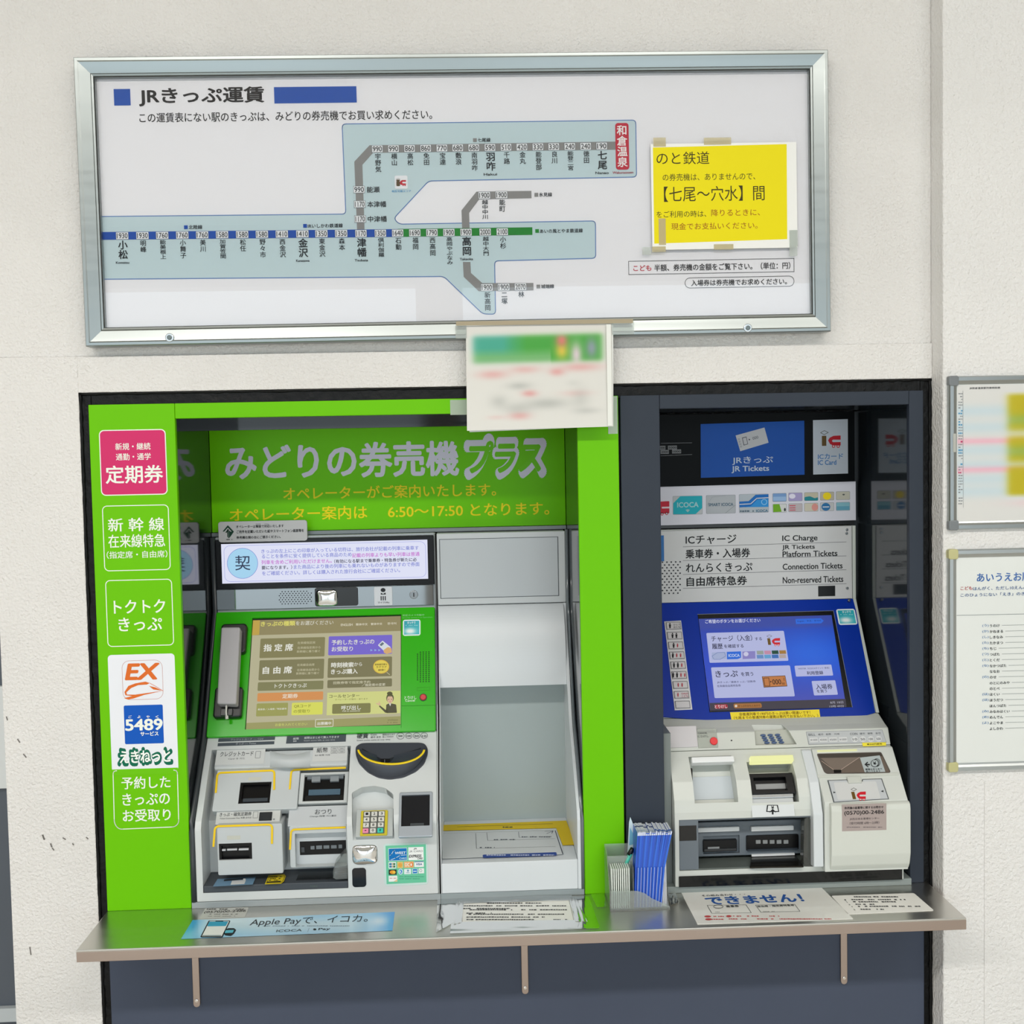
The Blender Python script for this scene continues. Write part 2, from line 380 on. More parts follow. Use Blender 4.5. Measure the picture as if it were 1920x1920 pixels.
sm = Art('scuff_mark', vplane(0), wf, ID, h=.0006, rough=.8); sm.stroke([(80, 1566), (83, 1574)], '#6d6a66', 0, 3); sm.stroke([(95, 1582), (97, 1588)], '#7d7975', 0, 3); sm.done()
for P_ in ([(118, 1571), (123, 1574)], [(136, 1582), (138, 1584)], [(162, 1570), (165, 1573)], [(56, 1776), (58, 1790)], [(33, 1386), (37, 1392)], [(44, 1414), (49, 1420)], [(12, 1344), (14, 1350)], [(98, 1590), (101, 1594)]):
    sm = Art('scuff_mark', vplane(0), wf, ID, h=.0006, rough=.8); sm.stroke(P_, '#7d7975', 0, 2.4); sm.done()

# black sealant round the machine opening
SEAL = M('#050607', .45, spec=.25, bump=1, bscale=70, bdist=.003)
seal = struct(boxes('trim_1', [(BL, GL+.004, .004, .03, FLOOR, ZTOP), (GL+.004, DO-.004, .004, .03, ZG_-.004, ZTOP), (DO-.004, XR_, .004, .03, FLOOR, ZTOP), (SM-.001, SM+.003, .008, .03, ZSH, ZG_)], SEAL, None, .0015))
# ragged rubber bead in front of the gap, its rim creeping over the plaster
def bead(x0, z0, x1, z1, n, r):
    rn = random.Random(int(abs(x0*1000+z0*37)))
    P = [(x0+(x1-x0)*i/n+rn.uniform(-1, 1)*.0007, .0035, z0+(z1-z0)*i/n+rn.uniform(-1, 1)*.0007) for i in range(n+1)]
    R = [r*rn.uniform(.7, 1.25) for _ in P]
    return P, R
for a in ((BL+.002, ZTOP, BL+.002, FLOOR, 150, .0032), (BL, ZTOP-.002, XR_, ZTOP-.002, 150, .0028), (XR_-.003, ZTOP, XR_-.003, FLOOR, 150, .0034)):
    P, R = bead(*a); tube('sealant_bead', P, R, SEAL, seal, 6)

# recess linings (smoked acrylic sheets on both sides and above, closed behind)
SMOKE = M('#14181a', .07, spec=.5)
SMOKE2 = M('#252b2f', .09, spec=.5)
struct(boxes('trim_3', [(OL-.004, OL, .012, .29, ZSH, ZO_+.004), (OR_, OR_+.004, .012, .29, ZSH, ZO_+.004), (OL, OR_, .012, .29, ZO_, ZO_+.004), (OL, OR_, .275, .29, ZSH, ZO_)], SMOKE, None, 0))
struct(boxes('trim_4', [(DL-.004, DL, .012, .29, ZSH, ZO_+.006), (DR, DR+.004, .012, .29, ZSH, ZO_+.006), (DL, DR, .012, .29, ZO_+.002, ZO_+.006), (DL, DR, .275, .29, ZSH, ZO_)], SMOKE2, None, 0))

# ------------------------------------------------------------ green surround
GREEN = M('#6ec800', .4, spec=.14)
gs = thing('surround_panel', 'bright green panel surround framing the left ticket machine', 'panel')
pl0 = vplane(0)
box('side_panel', GL, OL, 0, .012, ZSH, ZG_, GREEN, gs, .0012)
box('top_panel', OL+.0004, OR_-.0004, 0, .012, ZO_, ZG_, GREEN, gs, .0012)
box('side_panel', OR_, SM-.0008, 0, .012, ZSH, ZG_, GREEN, gs, .0012)
a = Art('ticket_type_sign', pl0, gs, ZD)
W_ = '#f4f8ee'
a.rect((175, 315, 637, 770), W_, 0, 34, ZD); a.rect((182, 322, 630, 763), '#d6336e', 1, 28)
a.text('新規・継続', (282, 432, 525, 48), W_, 2, .012); a.text('通勤・通学', (286, 503, 527, 48), W_, 2, .012); a.text('定期券', (216, 625, 610, 122), W_, 2, .018)
a.done('pink square sign with white characters')
a = Art('ticket_type_sign', pl0, gs, ZD)
a.ring((197, 838, 658, 1292), W_, 0, 34, 6)
a.text('新 幹 線', (232, 972, 618, 92), W_, 1, .012); a.text('在来線特急', (234, 1085, 625, 90), W_, 1, .012); a.text('（指定席・自由席）', (222, 1180, 642, 50), W_, 1, .01)
a.done('white outlined square with three lines of white characters')
a = Art('ticket_type_sign', pl0, gs, ZD)
a.ring((219, 1353, 681, 1815), W_, 0, 34, 6)
a.text('トクトク', (272, 1540, 626, 92), W_, 1, .014); a.text('きっぷ', (305, 1662, 604, 92), W_, 1, .014)
a.done('white outlined square with two lines of rounded white characters')
a = Art('ticket_type_sign', pl0, gs, ZE)
a.rect((243, 98, 705, 910), '#eef1f8', 0, 26); a.rect((256, 890, 715, 930), '#6ec800', 1, 0)
a.stroke([(266, 905), (275, 1270), (305, 1310), (695, 1293), (721, 1265), (711, 900)], W_, 2, 6, r=25)
a.ring((330, 140, 611, 412), '#c98f86', 1, 52, 2.5)
OG = '#e2702a'
a.text('EX', (364, 218, 576, 106), OG, 2, .035, slant=.22)
a.poly([(345, 360), (372, 318), (420, 300), (490, 288), (520, 298), (500, 308), (440, 312), (392, 332), (358, 362), (362, 378), (420, 378), (610, 352), (480, 380), (410, 404), (370, 412), (342, 402), (400, 388), (352, 382)], OG, 2)
a.poly([(515, 318), (560, 328), (603, 350), (545, 342)], OG, 2); a.stroke([(520, 298), (560, 320), (612, 352)], OG, 2, 3)
a.rect((344, 450, 614, 718), '#0d59c0', 1, 10)
for t, x in (('ご', 384), ('よ', 446), ('や', 508), ('く', 571)): a.text(t, (x-11, 531, x+11, 18), W_, 2, .02)
a.text('5489', (353, 586, 607, 76), W_, 2, .03); a.text('サービス', (456, 648, 580, 28), W_, 2, .035)
for sh in ((0, 0),): a.text('えきねっと', (302, 806, 673, 106), '#0b6b50', 1, .11)
a.text('えきねっと', (314, 806, 662, 82), '#fbfdf8', 2, .025)
a.text('予約した', (325, 986, 662, 84), W_, 2, .014); a.text('きっぷの', (332, 1100, 658, 82), W_, 2, .014); a.text('お受取り', (334, 1212, 664, 84), W_, 2, .014)
a.done('tall sign with white upper field of service logos over green lower field')

# ------------------------------------------------------------ dark grey surrounds
DG = M('#353c47', .45, spec=.2)
ds = thing('surround_panel', 'dark grey panel surround framing the right ticket machine', 'panel')
box('side_panel', SM+.003, DL, 0, .012, ZSH, ZG_, DG, ds, .0012)
box('top_panel', DL+.0003, DR-.0003, 0, .012, ZO_+.002, ZG_, DG, ds, .0012)
box('side_panel', DR, DO, 0, .012, ZSH, ZG_, DG, ds, .0012)
tag(box('base_panel', GL, DO, 0, .012, FLOOR, ZSH-.0205, M('#4a5264', .5, spec=.25, bump=.04, bscale=700, var=.06), None, .001), 'plain dark grey base panel under the steel counter', 'panel')

# ------------------------------------------------------------ fare map board
B0 = Plane((0, -.03, 0), (math.cos(.0050), 0, math.sin(.0050)), (math.sin(.0050), 0, -math.cos(.0050)))
fb = thing('fare_map_board', 'wide aluminium-framed railway fare map board high on the wall', 'board')
TL = B0.uv(136, 107); TRc = B0.uv(1555, 92); BLc = B0.uv(161, 649); BRc = B0.uv(1556.5, 621.5)
bu0, bu1 = (TL[0]+BLc[0])/2, (TRc[0]+BRc[0])/2; bv0, bv1 = (TL[1]+TRc[1])/2, (BLc[1]+BRc[1])/2
def rails(pl, R, prof, mat, parent, name='frame_rail'):
    """mitred frame: prof = [(inset, height)...]"""
    u0, v0, u1, v1 = R
    rings = [[(u0+i, v0+i, h), (u1-i, v0+i, h), (u1-i, v1-i, h), (u0+i, v1-i, h)] for i, h in prof]
    for k in range(4):
        vs = []; fs = []
        for r in rings: vs += [pl.W(*r[k]), pl.W(*r[(k+1) % 4])]
        n = len(rings)
        for i in range(n): j = (i+1) % n; fs.append((2*i, 2*i+1, 2*j+1, 2*j))
        fs += [tuple(2*i for i in range(n)), tuple(2*i+1 for i in range(n))]
        mesh(name, vs, fs, parent, mat)
RAIL = [(0, -.029), (0, -.002), (.0015, .0), (.006, .0), (.008, -.001), (.026, -.005), (.028, -.003), (.031, -.004), (.0325, -.007), (.0325, -.016), (.0325, -.029)]
rails(B0, (bu0, bv0, bu1, bv1), RAIL, M('#979d9c', .3, metal=1, brushed=True, bscale=50), fb)
iu0, iv0, iu1, iv1 = bu0+.031, bv0+.031, bu1-.031, bv1-.031
slab_uv('back_sheet', B0, rr_pts((iu0, iv0, iu1, iv1), 0), -.029, -.0165, M('#f6f5f8', .5), fb, 0)
BP = B0.off(-.0165)
a = Art('printed_map', BP, fb, ZA)
AREA = [px(ZA, 205, 1118), px(ZA, 1812, 1102), px(ZA, 1788, 523), px(ZC, 247, 498), px(ZC, 252, 864), px(ZB, 630, 889), px(ZB, 405, 1130), px(ZB, 440, 1167), px(ZB, 1702, 1146), px(ZB, 1704, 1386), px(ZB, 1054, 1403), px(ZB, 1060, 1746), px(ZB, 978, 1744), px(ZB, 728, 1503), px(ZA, 225, 1521)]
lo_ = 0
a.poly(AREA, '#cbdfe3', 0, 7, ID)
a.stroke(AREA, '#5d84c0', 1, 1.6, ID, True, 7)
a.rect((321, 298, 427, 404), '#1654b4', 1); a.rect((1351, 283, 1881, 388), '#1654b4', 1)
a.text('JRきっぷ運賃', (484, 345, 1284, 116), '#17171c', 1, .026)
a.text('この運賃表にない駅のきっぷは、みどりの券売機でお買い求めください。', (484, 472, 2366, 62), '#1c1c22', 1, .008)
GRY = '#8e8d8c'
a.poly([(1832, 636), (250, 660), (152, 765), (170, 1208), (218, 1207), (204, 786), (272, 709), (1832, 688)], GRY, 2, 0, ZB)
a.poly([(845, 1196), (841, 1078), (937, 958), (1290, 953), (1291, 1000), (955, 1007), (890, 1095), (893, 1194)], GRY, 2, 0, ZB)
a.poly([(850, 1410), (898, 1410), (902, 1481), (975, 1546), (1303, 1545), (1304, 1592), (952, 1598), (855, 1505)], GRY, 2, 0, ZB)
a.poly([(218, 1218), (2145, 1199), (2146, 1249), (219, 1268)], '#0f4fb0', 3)
a.poly([(431, 1198), (1296, 1187), (1297, 1236), (432, 1249)], '#138a2e', 3, 0, ZB)
INK = '#15202a'
def stop(z, x, yc, price, name, big=0, bw=78, hgt=44, latin=None, maxh=None, below=None):
    a.rect((x-bw/2-2, yc-hgt/2-2, x+bw/2+2, yc+hgt/2+2), '#4a5a6a', 4, 0, z); a.rect((x-bw/2, yc-hgt/2, x+bw/2, yc+hgt/2), '#f1f2f4', 5, 0, z)
    a.text(price, (x-bw/2+5, yc, x+bw/2-5, 33), INK, 6, .008, z)
    y0 = (below or yc+hgt/2+6); n = len(name); cw = 62 if big else 40; ch = 62 if big else 41
    tot = min(n*ch, 126 if not big else 124) if n < 5 else 180
    a.vert(name, x+(5 if not big else 5), y0, y0+tot, cw, INK, 4, .022 if big else .012, z)
    if latin: a.text(latin, (x-40, y0+tot+20, x+45, 15), INK, 4, .02, z)
rowA = [(375, '1930', '小松', 1, 'Komatsu'), (505, '1930', '明峰', 0, 0), (632, '1760', '能美根上', 0, 0), (761, '1760', '小舞子', 0, 0), (889, '1760', '美川', 0, 0), (1017, '1580', '加賀笠間', 0, 0), (1146, '1580', '松任', 0, 0), (1273, '1580', '野々市', 0, 0), (1401, '1410', '西金沢', 0, 0), (1533, '1410', '金沢', 1, 'Kanazawa'), (1655, '1350', '東金沢', 0, 0), (1782, '1350', '森本', 0, 0)]
for x, p, n, b_, l_ in rowA: stop(ZA, x, 1242-(x-375)*.0105, p, n, b_, latin=l_)
rowB = [(195, '1170', '津幡', 1, 'Tsubata'), (320, '1350', '倶利伽羅', 0, 0), (431, '1640', '石動', 0, 0), (541, '1690', '福岡', 0, 0), (651, '1790', '西高岡', 0, 0), (760, '1900', '高岡やぶなみ', 0, 0), (870, '1900', '高岡', 1, 'Takaoka'), (993, '2000', '越中大門', 0, 0), (1103, '2100', '小杉', 0, 0)]
for x, p, n, b_, l_ in rowB: stop(ZB, x, 1227-(x-195)*.0115, p, n, b_, bw=72, latin=l_)
rowC = [(300, '990', '宇野気'), (404, '990', '横山'), (507, '860', '高松'), (611, '860', '免田'), (715, '770', '宝達'), (817, '680', '敷浪'), (920, '680', '南羽咋'), (1024, '590', '羽咋'), (1127, '510', '千路'), (1229, '420', '金丸'), (1332, '330', '能登部'), (1434, '330', '良川'), (1537, '240', '能登二宮'), (1639, '240', '徳田'), (1742, '190', '七尾')]
for x, p, n in rowC:
    b_ = n in ('羽咋', '七尾'); stop(ZB, x, 684-(x-300)*.0128, p, n, b_, bw=68, latin={'羽咋': 'Hakui', '七尾': 'Nanao'}.get(n))
for x, yc, p, n in ((988, 982, '1900', '越中中川'), (1098, 979, '1900', '能町'), (1004, 1574, '1900', '新高岡'), (1112, 1572, '1900', '二塚'), (1220, 1570, '2070', '林')): stop(ZB, x, yc, p, n, bw=74)
for x, yc, p, n, x0, x1 in ((183, 945, '990', '能瀬', 233, 314), (187, 1039, '1170', '本津幡', 236, 357), (190, 1134, '1170', '中津幡', 239, 361)):
    a.rect((x-37, yc-23, x+37, yc+23), '#4a5a6a', 4, 0, ZB); a.rect((x-35, yc-21, x+35, yc+21), '#f1f2f4', 5, 0, ZB); a.text(p, (x-30, yc, x+30, 33), INK, 6, .008, ZB); a.text(n, (x0, yc, x1, 38), INK, 4, .014, ZB)
a.rect((1831, 517, 1917, 817), '#c8203c', 4, 18, ZB); a.vert('和倉温泉', 1874, 530, 803, 68, '#fbf6f4', 5, .022, ZB); a.text('Wakuraonsen', (1812, 835, 1945, 15), '#a83348', 4, .02, ZB)
for z_, x, y, c, t, x1 in ((ZB, 927, 627, GRY, '七尾線', 1027), (ZB, 1322, 978, GRY, '氷見線', 1423), (ZB, 1327, 1211, '#138a2e', 'あいの風とやま鉄道線', 1620), (ZB, 1335, 1568, GRY, '城端線', 1436), (ZA, 784, 1187, '#0f4fb0', '北陸線', 889), (ZA, 1550, 1178, '#0f4fb0', 'IRいしかわ鉄道線', 1792)):
    a.rect((x-12, y-12, x+12, y+12), c, 4, 0, z_); a.text(t, (x+18, y-1, x1, 26), INK, 4, .016, z_)
a.rect((412, 855, 495, 940), '#f4f5f8', 4, 10, ZB); a.text('i', (428, 902, 440, 36), '#5d4a30', 5, .06, ZB)
a.poly([(484, 884), (458, 884), (447, 892), (445, 904), (450, 915), (484, 916), (484, 906), (462, 905), (460, 899), (463, 895), (484, 895)], '#cc1f34', 5, 0, ZB)
a.oring(434, 879, 12, 5, 2, '#5d4a30', 5, ZB); a.oval(466, 919, 4, 4, '#cc1f34', 5, ZB, 12); a.oval(478, 919, 4, 4, '#cc1f34', 5, ZB, 12)
a.text('相互可能エリア', (393, 955, 517, 14), '#3a9ad0', 4, .01, ZB)
a.ring((200, 1395, 1266, 1483), '#24242a', 2, 0, 3, ZC); a.text('こども', (232, 1449, 346, 36), '#c42a42', 2, .018, ZC); a.text('半額、券売機の金額をご覧下さい。（単位：円）', (366, 1440, 1240, 44), '#1b1b20', 2, .014, ZC)
a.ring((562, 1505, 1266, 1573), '#24242a', 2, 33, 3, ZC); a.text('入場券は券売機でお求めください。', (603, 1540, 1218, 40), '#1b1b20', 2, .014, ZC)
a.done()
slab_uv('glass_pane', B0, rr_pts((iu0-.0, iv0, iu1, iv1), 0), -.0122, -.0102, CLEAR('clear_glass', haze=.0, rough=.0), fb, 0)
for (x, y) in ((318, 633), (1402, 615)):
    u, v = B0.uv(x, y); P = [(u+.0075*math.cos(t*math.pi/10), v+.0075*math.sin(t*math.pi/10)) for t in range(20)]
    sc = slab_uv('screw', B0, P, -.004, .0015, ALU, fb, .001)
    slab_uv('screw_washer', B0, [(u+(p[0]-u)*.55, v+(p[1]-v)*.55) for p in P], .0015, .0035, M('#6d7472', .3, metal=1), sc, .0008)
for x in (225, 293, 1402, 1465):
    u, v = B0.uv(x, 98 if x < 1000 else 91); slab_uv('wall_clip', B0, rr_pts((u-.024, bv0-.004, u+.024, bv0+.001), 0), -.029, -.012, M('#6a6a66', .5), fb, .0005)

# ------------------------------------------------------------ yellow notice taped over the glass
YP = B0.off(-.0098)
TAPE = CLEAR('yellowed_tape', '#f8f4e4', '#e0d9bc', .35, .4, 1.2)
TAPEC = CLEAR('clear_tape', '#f4f7f4', '#e9eeea', .28, .12)
yn = thing('paper_notice', 'bright yellow sheet with white margin taped onto the fare map glass', 'notice')
slab('sheet', YP, ZC, (348, 645, 1283, 1325), 0, .0006, PAPER, yn, 0, 0)
a = Art('printed_text', YP, yn, ZC, h=.0007)
a.poly([(357, 674), (1217, 652), (1221, 1263), (366, 1292)], '#efe000', 0)
K = '#3a3410'; RB = '#9c4a12'
a.text('のと鉄道', (380, 742, 720, 82), K, 1, 0); a.text('の券売機は、ありませんので、', (420, 862, 1015, 46), K, 1, 0)
a.text('【七尾～穴水】間', (428, 970, 1075, 98), K, 1, 0); a.text('をご利用の時は、', (380, 1102, 700, 42), K, 1, 0); a.text('降りるときに、', (732, 1092, 1045, 44), RB, 1, 0)
a.text('現金でお支払いください。', (475, 1178, 1030, 44), RB, 1, 0)
a.done()
for b in ((360, 610, 440, 668), (685, 610, 860, 655), (352, 1310, 440, 1345), (750, 1295, 875, 1330), (1235, 1205, 1288, 1310), (1235, 1310, 1285, 1370), (290, 1315, 345, 1362), (395, 1130, 440, 1300)):
    slab('tape', YP, ZC, b, .0012, .0015, TAPE if b[0] not in (290, 1235) else TAPEC, yn, 3, 0)

# ------------------------------------------------------------ white notice hanging from the board
HP = Plane((0, -.052, 0), (1, 0, .0), (0, -.0, -1))
HP = vplane(-.034)
hn = thing('paper_notice', 'large white sheet with green heading band hanging between map board and machines', 'notice')
TLh, TRh, BRh, BLh = HP.pt(ZW, 178, 165), HP.pt(ZW, 1635, 130), HP.pt(ZW, 1650, 1172), HP.pt(ZW, 190, 1215)
def hfn(s, t):
    c = (222, 220, 214); c = mixc(c, (228, 228, 222), .5*t)
    band = 1/(1+math.exp(-(t-.105)/.012))*(1-1/(1+math.exp(-(t-.36)/.012)))*(1/(1+math.exp(-(s-.05)/.012)))*(1-1/(1+math.exp(-(s-.93)/.012)))
    g = mixc((60, 165, 140), (60, 160, 48), min(max((s-.25)*6, 0), 1)); g = mixc(g, (115, 180, 110), min(max((t-.22)*12, 0), 1)*.9*(s < .58))
    g = mixc(g, (215, 195, 60), blob(s, t, .655, .26, .045, .08)); g = mixc(g, (215, 120, 110), blob(s, t, .655, .16, .04, .06)); g = mixc(g, (215, 200, 205), blob(s, t, .755, .3, .04, .12)); g = mixc(g, (135, 150, 160), blob(s, t, .86, .24, .04, .1))
    c = mixc(c, g, band)
    for cx, cy, rx, ry, k in ((.18, .47, .1, .04, .6), (.4, .43, .1, .035, .5), (.62, .46, .05, .035, .75), (.78, .42, .14, .04, .6), (.43, .66, .05, .03, .8), (.75, .67, .1, .03, .3), (.36, .87, .07, .035, .65), (.2, .88, .06, .02, .25)): c = mixc(c, (222, 150, 148), k*blob(s, t, cx, cy, rx, ry))
    for cx, cy, rx, ry, k in ((.36, .585, .08, .035, .5), (.22, .73, .06, .06, .4), (.35, .8, .1, .05, .4), (.55, .76, .14, .05, .55), (.78, .72, .06, .1, .3), (.82, .84, .09, .03, .35), (.73, .57, .05, .03, .15)): c = mixc(c, (160, 163, 158), k*blob(s, t, cx, cy, rx, ry))
    return c
vs = []; nx, ny = 70, 56
def bil(s, t):
    u = (TLh[0]*(1-s)+TRh[0]*s)*(1-t)+(BLh[0]*(1-s)+BRh[0]*s)*t; v = (TLh[1]*(1-s)+TRh[1]*s)*(1-t)+(BLh[1]*(1-s)+BRh[1]*s)*t
    return u, v
def curl(s, t): return .0016*math.sin(s*5+1)*(t)+.003*t*t
o = ink_sheet('sheet', HP, (0, 0, 1, 1), 0, hfn, nx, ny, hn, VC(0, .45))
for k, v in enumerate(o.data.vertices):
    i, j = k % (nx+1), k//(nx+1); s_, t_ = i/nx, j/ny; v.co = HP.W(*bil(s_, t_), curl(s_, t_))
o2 = link('backing_sheet', bpy.data.meshes.new('backing_sheet'), hn)
bq = [HP.pt(ZW, 200, 165), HP.pt(ZW, 1652, 140), HP.pt(ZW, 1654, 1168), HP.pt(ZW, 215, 1228)]
bm = bmesh.new(); V = [bm.verts.new(HP.W(u, v, -.0016)) for u, v in bq]+[bm.verts.new(HP.W(u, v, -.0008)) for u, v in bq]
for f in ((0, 1, 2, 3), (4, 5, 6, 7), (0, 1, 5, 4), (1, 2, 6, 5), (2, 3, 7, 6), (3, 0, 4, 7)): bm.faces.new([V[i] for i in f])
bmesh.ops.recalc_face_normals(bm, faces=bm.faces); bm.to_mesh(o2.data); bm.free(); o2.data.materials.append(PAPER)
a = Art('clear_film_edge', HP, hn, ZW, h=.0042); a.rect((1590, 150, 1636, 1165), '#eef0ea', 0); a.done()
# old brown tape along the top edge and clear tapes at the sides
slab('tape', HP, ZW, (80, 108, 1850, 150), .0035, .004, M('#a99c80', .4), hn, 3, 0)
slab('tape', HP, ZW, (75, 150, 185, 290), .001, .0014, TAPEC, hn, 0, 0); slab('tape', HP, ZW, (1640, 118, 1862, 250), .001, .0014, TAPEC, hn, 0, 0)
TAPEG = CLEAR('clear_tape_thick', '#eef5ea', '#e5eee0', .42, .12)
slab('tape', vplane(-.0004), ZW, (22, 905, 186, 1055), 0, .0004, TAPEG, hn, 0, 0); slab('tape', vplane(-.0004), ZW, (1600, 870, 1695, 1245), 0, .0004, TAPEG, hn, 0, 0)

# ------------------------------------------------------------ steel counter with brackets
ct = thing('steel_counter', 'brushed stainless steel counter ledge below both ticket machines', 'counter')
SL, SR, SY = -.6605, .8355, -.16
box('counter_top', SL, SR, SY, .27, ZSH-.004, ZSH, STEEL, ct, .0012)
box('front_lip', SL, SR, SY, SY+.004, ZSH-.0205, ZSH-.0035, STEELV, ct, .0008)
box('end_lip', SL, SL+.003, SY+.004, -.001, ZSH-.0205, ZSH-.0035, STEELV, ct, .0004)
box('end_lip', SR-.003, SR, SY+.004, -.001, ZSH-.0205, ZSH-.0035, STEELV, ct, .0004)
for xb, yb in ((369, 1889), (985, 1864.5), (1583, 1846)):
    u, v = pl0.uv(xb, yb, .005); 
    P = [(u-.0062, -(ZSH-.0205)), (u+.0062, -(ZSH-.0205))]+[(u+.0062*math.cos(t*math.pi/8), v-.0062+.0062*math.sin(t*math.pi/8)) for t in range(0, 9)]
    br = slab_uv('bracket', pl0, P, .0003, .005, STEELV, ct, .001)
    box('bracket_arm', u-.0062, u+.0062, SY+.02, -.005, ZSH-.0085, ZSH-.0045, STEELV, br, .0006)
    for vv in (-(ZSH-.0205)+.006, v-.0125):
        C_ = [(u+.0034*math.cos(t*math.pi/6), vv+.0034*math.sin(t*math.pi/6)) for t in range(12)]
        slab_uv('screw', pl0, C_, .0045, .0068, M('#e3dcd6', .15, metal=1), br, .0012)

# ------------------------------------------------------------ papers on the counter
CP = hplane(ZSH)
def sheet(name, label, z, quad, mat, cat='notice', th=.0006, r=0):
    P = [CP.pt(z, x, y, th) for x, y in quad]
    if r: P = round_poly(P, r)
    t = thing(name, label, cat); slab_uv('sheet', CP, P, .0001, th, mat, t, 0)
    return t
# phone number sticker
st = sheet('sticker', 'small pale sticker with a telephone number beside the green panel', ZS1, [(860, 212), (1133, 206), (1108, 268), (820, 278)], M('#c3c5c0', .35), 'sticker', .0003)
a = Art('printed_text', CP, st, ZS1, h=.0004); a.dashes(868, 218, 1112, 7, '#4c4c4a', 1, seed=3, wl=14); a.text('(0570)00-2486', (855, 234, 1112, 17), '#33332f', 1, .01); a.dashes(880, 249, 1070, 4, '#777', 1, seed=4, wl=12) if False else None
a.dashes(885, 250, 1065, 4, '#6c6c6a', 1, seed=5, wl=12); a.dashes(860, 263, 1050, 3, '#8a8a88', 1, seed=6, wl=12); a.done()
# sky blue payment advertisement
st = thing('sticker', 'long sky-blue payment advertising sticker stuck on the steel counter', 'sticker')
q = [CP.pt(ZS1, 779, 288), CP.pt(ZS2, 203, 236), CP.pt(ZS2, 188, 355), CP.pt(ZS1, 705, 408)]
def afn(s, t):
    c = (215, 240, 252); c = mixc(c, (60, 170, 235), blob(s, t, .0, .3, .06, .9)); c = mixc(c, (120, 200, 245), blob(s, t, .1, 1, .2, .4)*.8); c = mixc(c, (150, 205, 245), blob(s, t, .5, 1.1, .4, .4)*.7)
    c = mixc(c, (40, 150, 235), min(1, 1.1*blob(s, t, 1.02, .2, .12, 1.2))); c = mixc(c, (240, 248, 255), blob(s, t, .93, .45, .05, .3)*.8); c = mixc(c, (90, 180, 240), blob(s, t, .68, 0, .25, .3)*.5); return c
o = ink_sheet('sheet', CP, (0, 0, 1, 1), 0, afn, 50, 8, st, VC(0, .3, .4))
for k, v in enumerate(o.data.vertices):
    s_, t_ = (k % 51)/50, (k//51)/8; v.co = CP.W((q[0][0]*(1-s_)+q[1][0]*s_)*(1-t_)+(q[3][0]*(1-s_)+q[2][0]*s_)*t_, (q[0][1]*(1-s_)+q[1][1]*s_)*(1-t_)+(q[3][1]*(1-s_)+q[2][1]*s_)*t_, .0004)
a = Art('printed_text', CP, st, ZS1, h=.0006)
a.text('Apple Payで、イコカ。', (1150, 292, 1883, 52), '#2c3238', 1, -.005); a.dashes(1210, 324, 1770, 5, '#8aa0b0', 1, seed=8, wl=12)
a.text('ICOCA', (1310, 353, 1468, 14), '#5a666c', 1, .02); a.stroke([(1515, 338), (1505, 362)], '#8898a4', 1, 2); a.oval(1550, 346, 10, 6, '#22282c', 1); a.text('Pay', (1574, 345, 1646, 17), '#22282c', 1, .01)
a.done(); a = Art('printed_picture', CP, st, ZS1, h=.0006)
a.poly([(880, 290), (1018, 290), (968, 396), (826, 396)], '#23282c', 1, 10); a.poly([(886, 294), (1010, 294), (962, 391), (836, 392)], '#eef2f2', 2, 8); a.poly([(884, 298), (1004, 297), (988, 326), (870, 328)], '#3aa6cc', 3, 6); a.poly([(925, 292), (975, 292), (972, 298), (922, 298)], '#23282c', 3, 4)
a.poly([(842, 384), (960, 383), (958, 391), (838, 392)], '#8a9aa0', 3); a.poly([(990, 345), (1005, 338), (1040, 338), (1054, 350), (1040, 374), (1020, 388), (985, 384), (970, 368)], '#20262a', 1, 5); a.poly([(988, 352), (1040, 350), (1032, 368), (980, 370)], '#5fc0d8', 2, 5)
a.done()
# cushion-taped notice
st = sheet('paper_notice', 'small white text sheet under cloudy clear tape on the counter middle', ZS2, [(622, 172), (1320, 152), (1345, 292), (615, 312)], PAPER, 'notice', .0006, .002)
a = Art('printed_text', CP, st, ZS2, h=.0008)
for i, (x0, x1, y) in enumerate(((785, 1130, 180), (630, 1285, 197), (632, 930, 214), (655, 1290, 222), (655, 815, 243), (655, 1300, 250), (655, 1150, 268), (655, 1085, 284), (1205, 1295, 284))):
    a.dashes(x0, y-(x0-630)*.0, x1, 7, '#35383a', 1, seed=20+i, wl=14, dens=.85)
a.ring((628, 170, 1322, 300), '#8a8c8a', 1, 0, 2); a.done()
FILM = CLEAR('cloudy_film', '#eef2ee', '#e4e8e2', .3, .08)
def flap(z, quad, hs, mat=FILM, name='tape', par=None, n=10):
    Q = [CP.pt(z, x, y, .001) for x, y in quad]; vs = []; fs = []
    rn = random.Random(int(quad[0][0]))
    for j in range(n+1):
        for i in range(n+1):
            s, t = i/n, j/n; u = (Q[0][0]*(1-s)+Q[1][0]*s)*(1-t)+(Q[3][0]*(1-s)+Q[2][0]*s)*t; v = (Q[0][1]*(1-s)+Q[1][1]*s)*(1-t)+(Q[3][1]*(1-s)+Q[2][1]*s)*t
            vs.append(CP.W(u, v, .0012+hs*(math.sin(s*7+t*3)**2*.5+rn.random()*.5)))
    for j in range(n):
        for i in range(n): k = j*(n+1)+i; fs.append((k, k+1, k+n+2, k+n+1))
    return mesh(name, vs, fs, par, mat, True)
flap(ZS2, [(472, 150), (618, 140), (600, 290), (465, 365)], .0008, par=st); flap(ZS2, [(1310, 140), (1428, 138), (1498, 335), (1345, 340)], .0008, par=st)
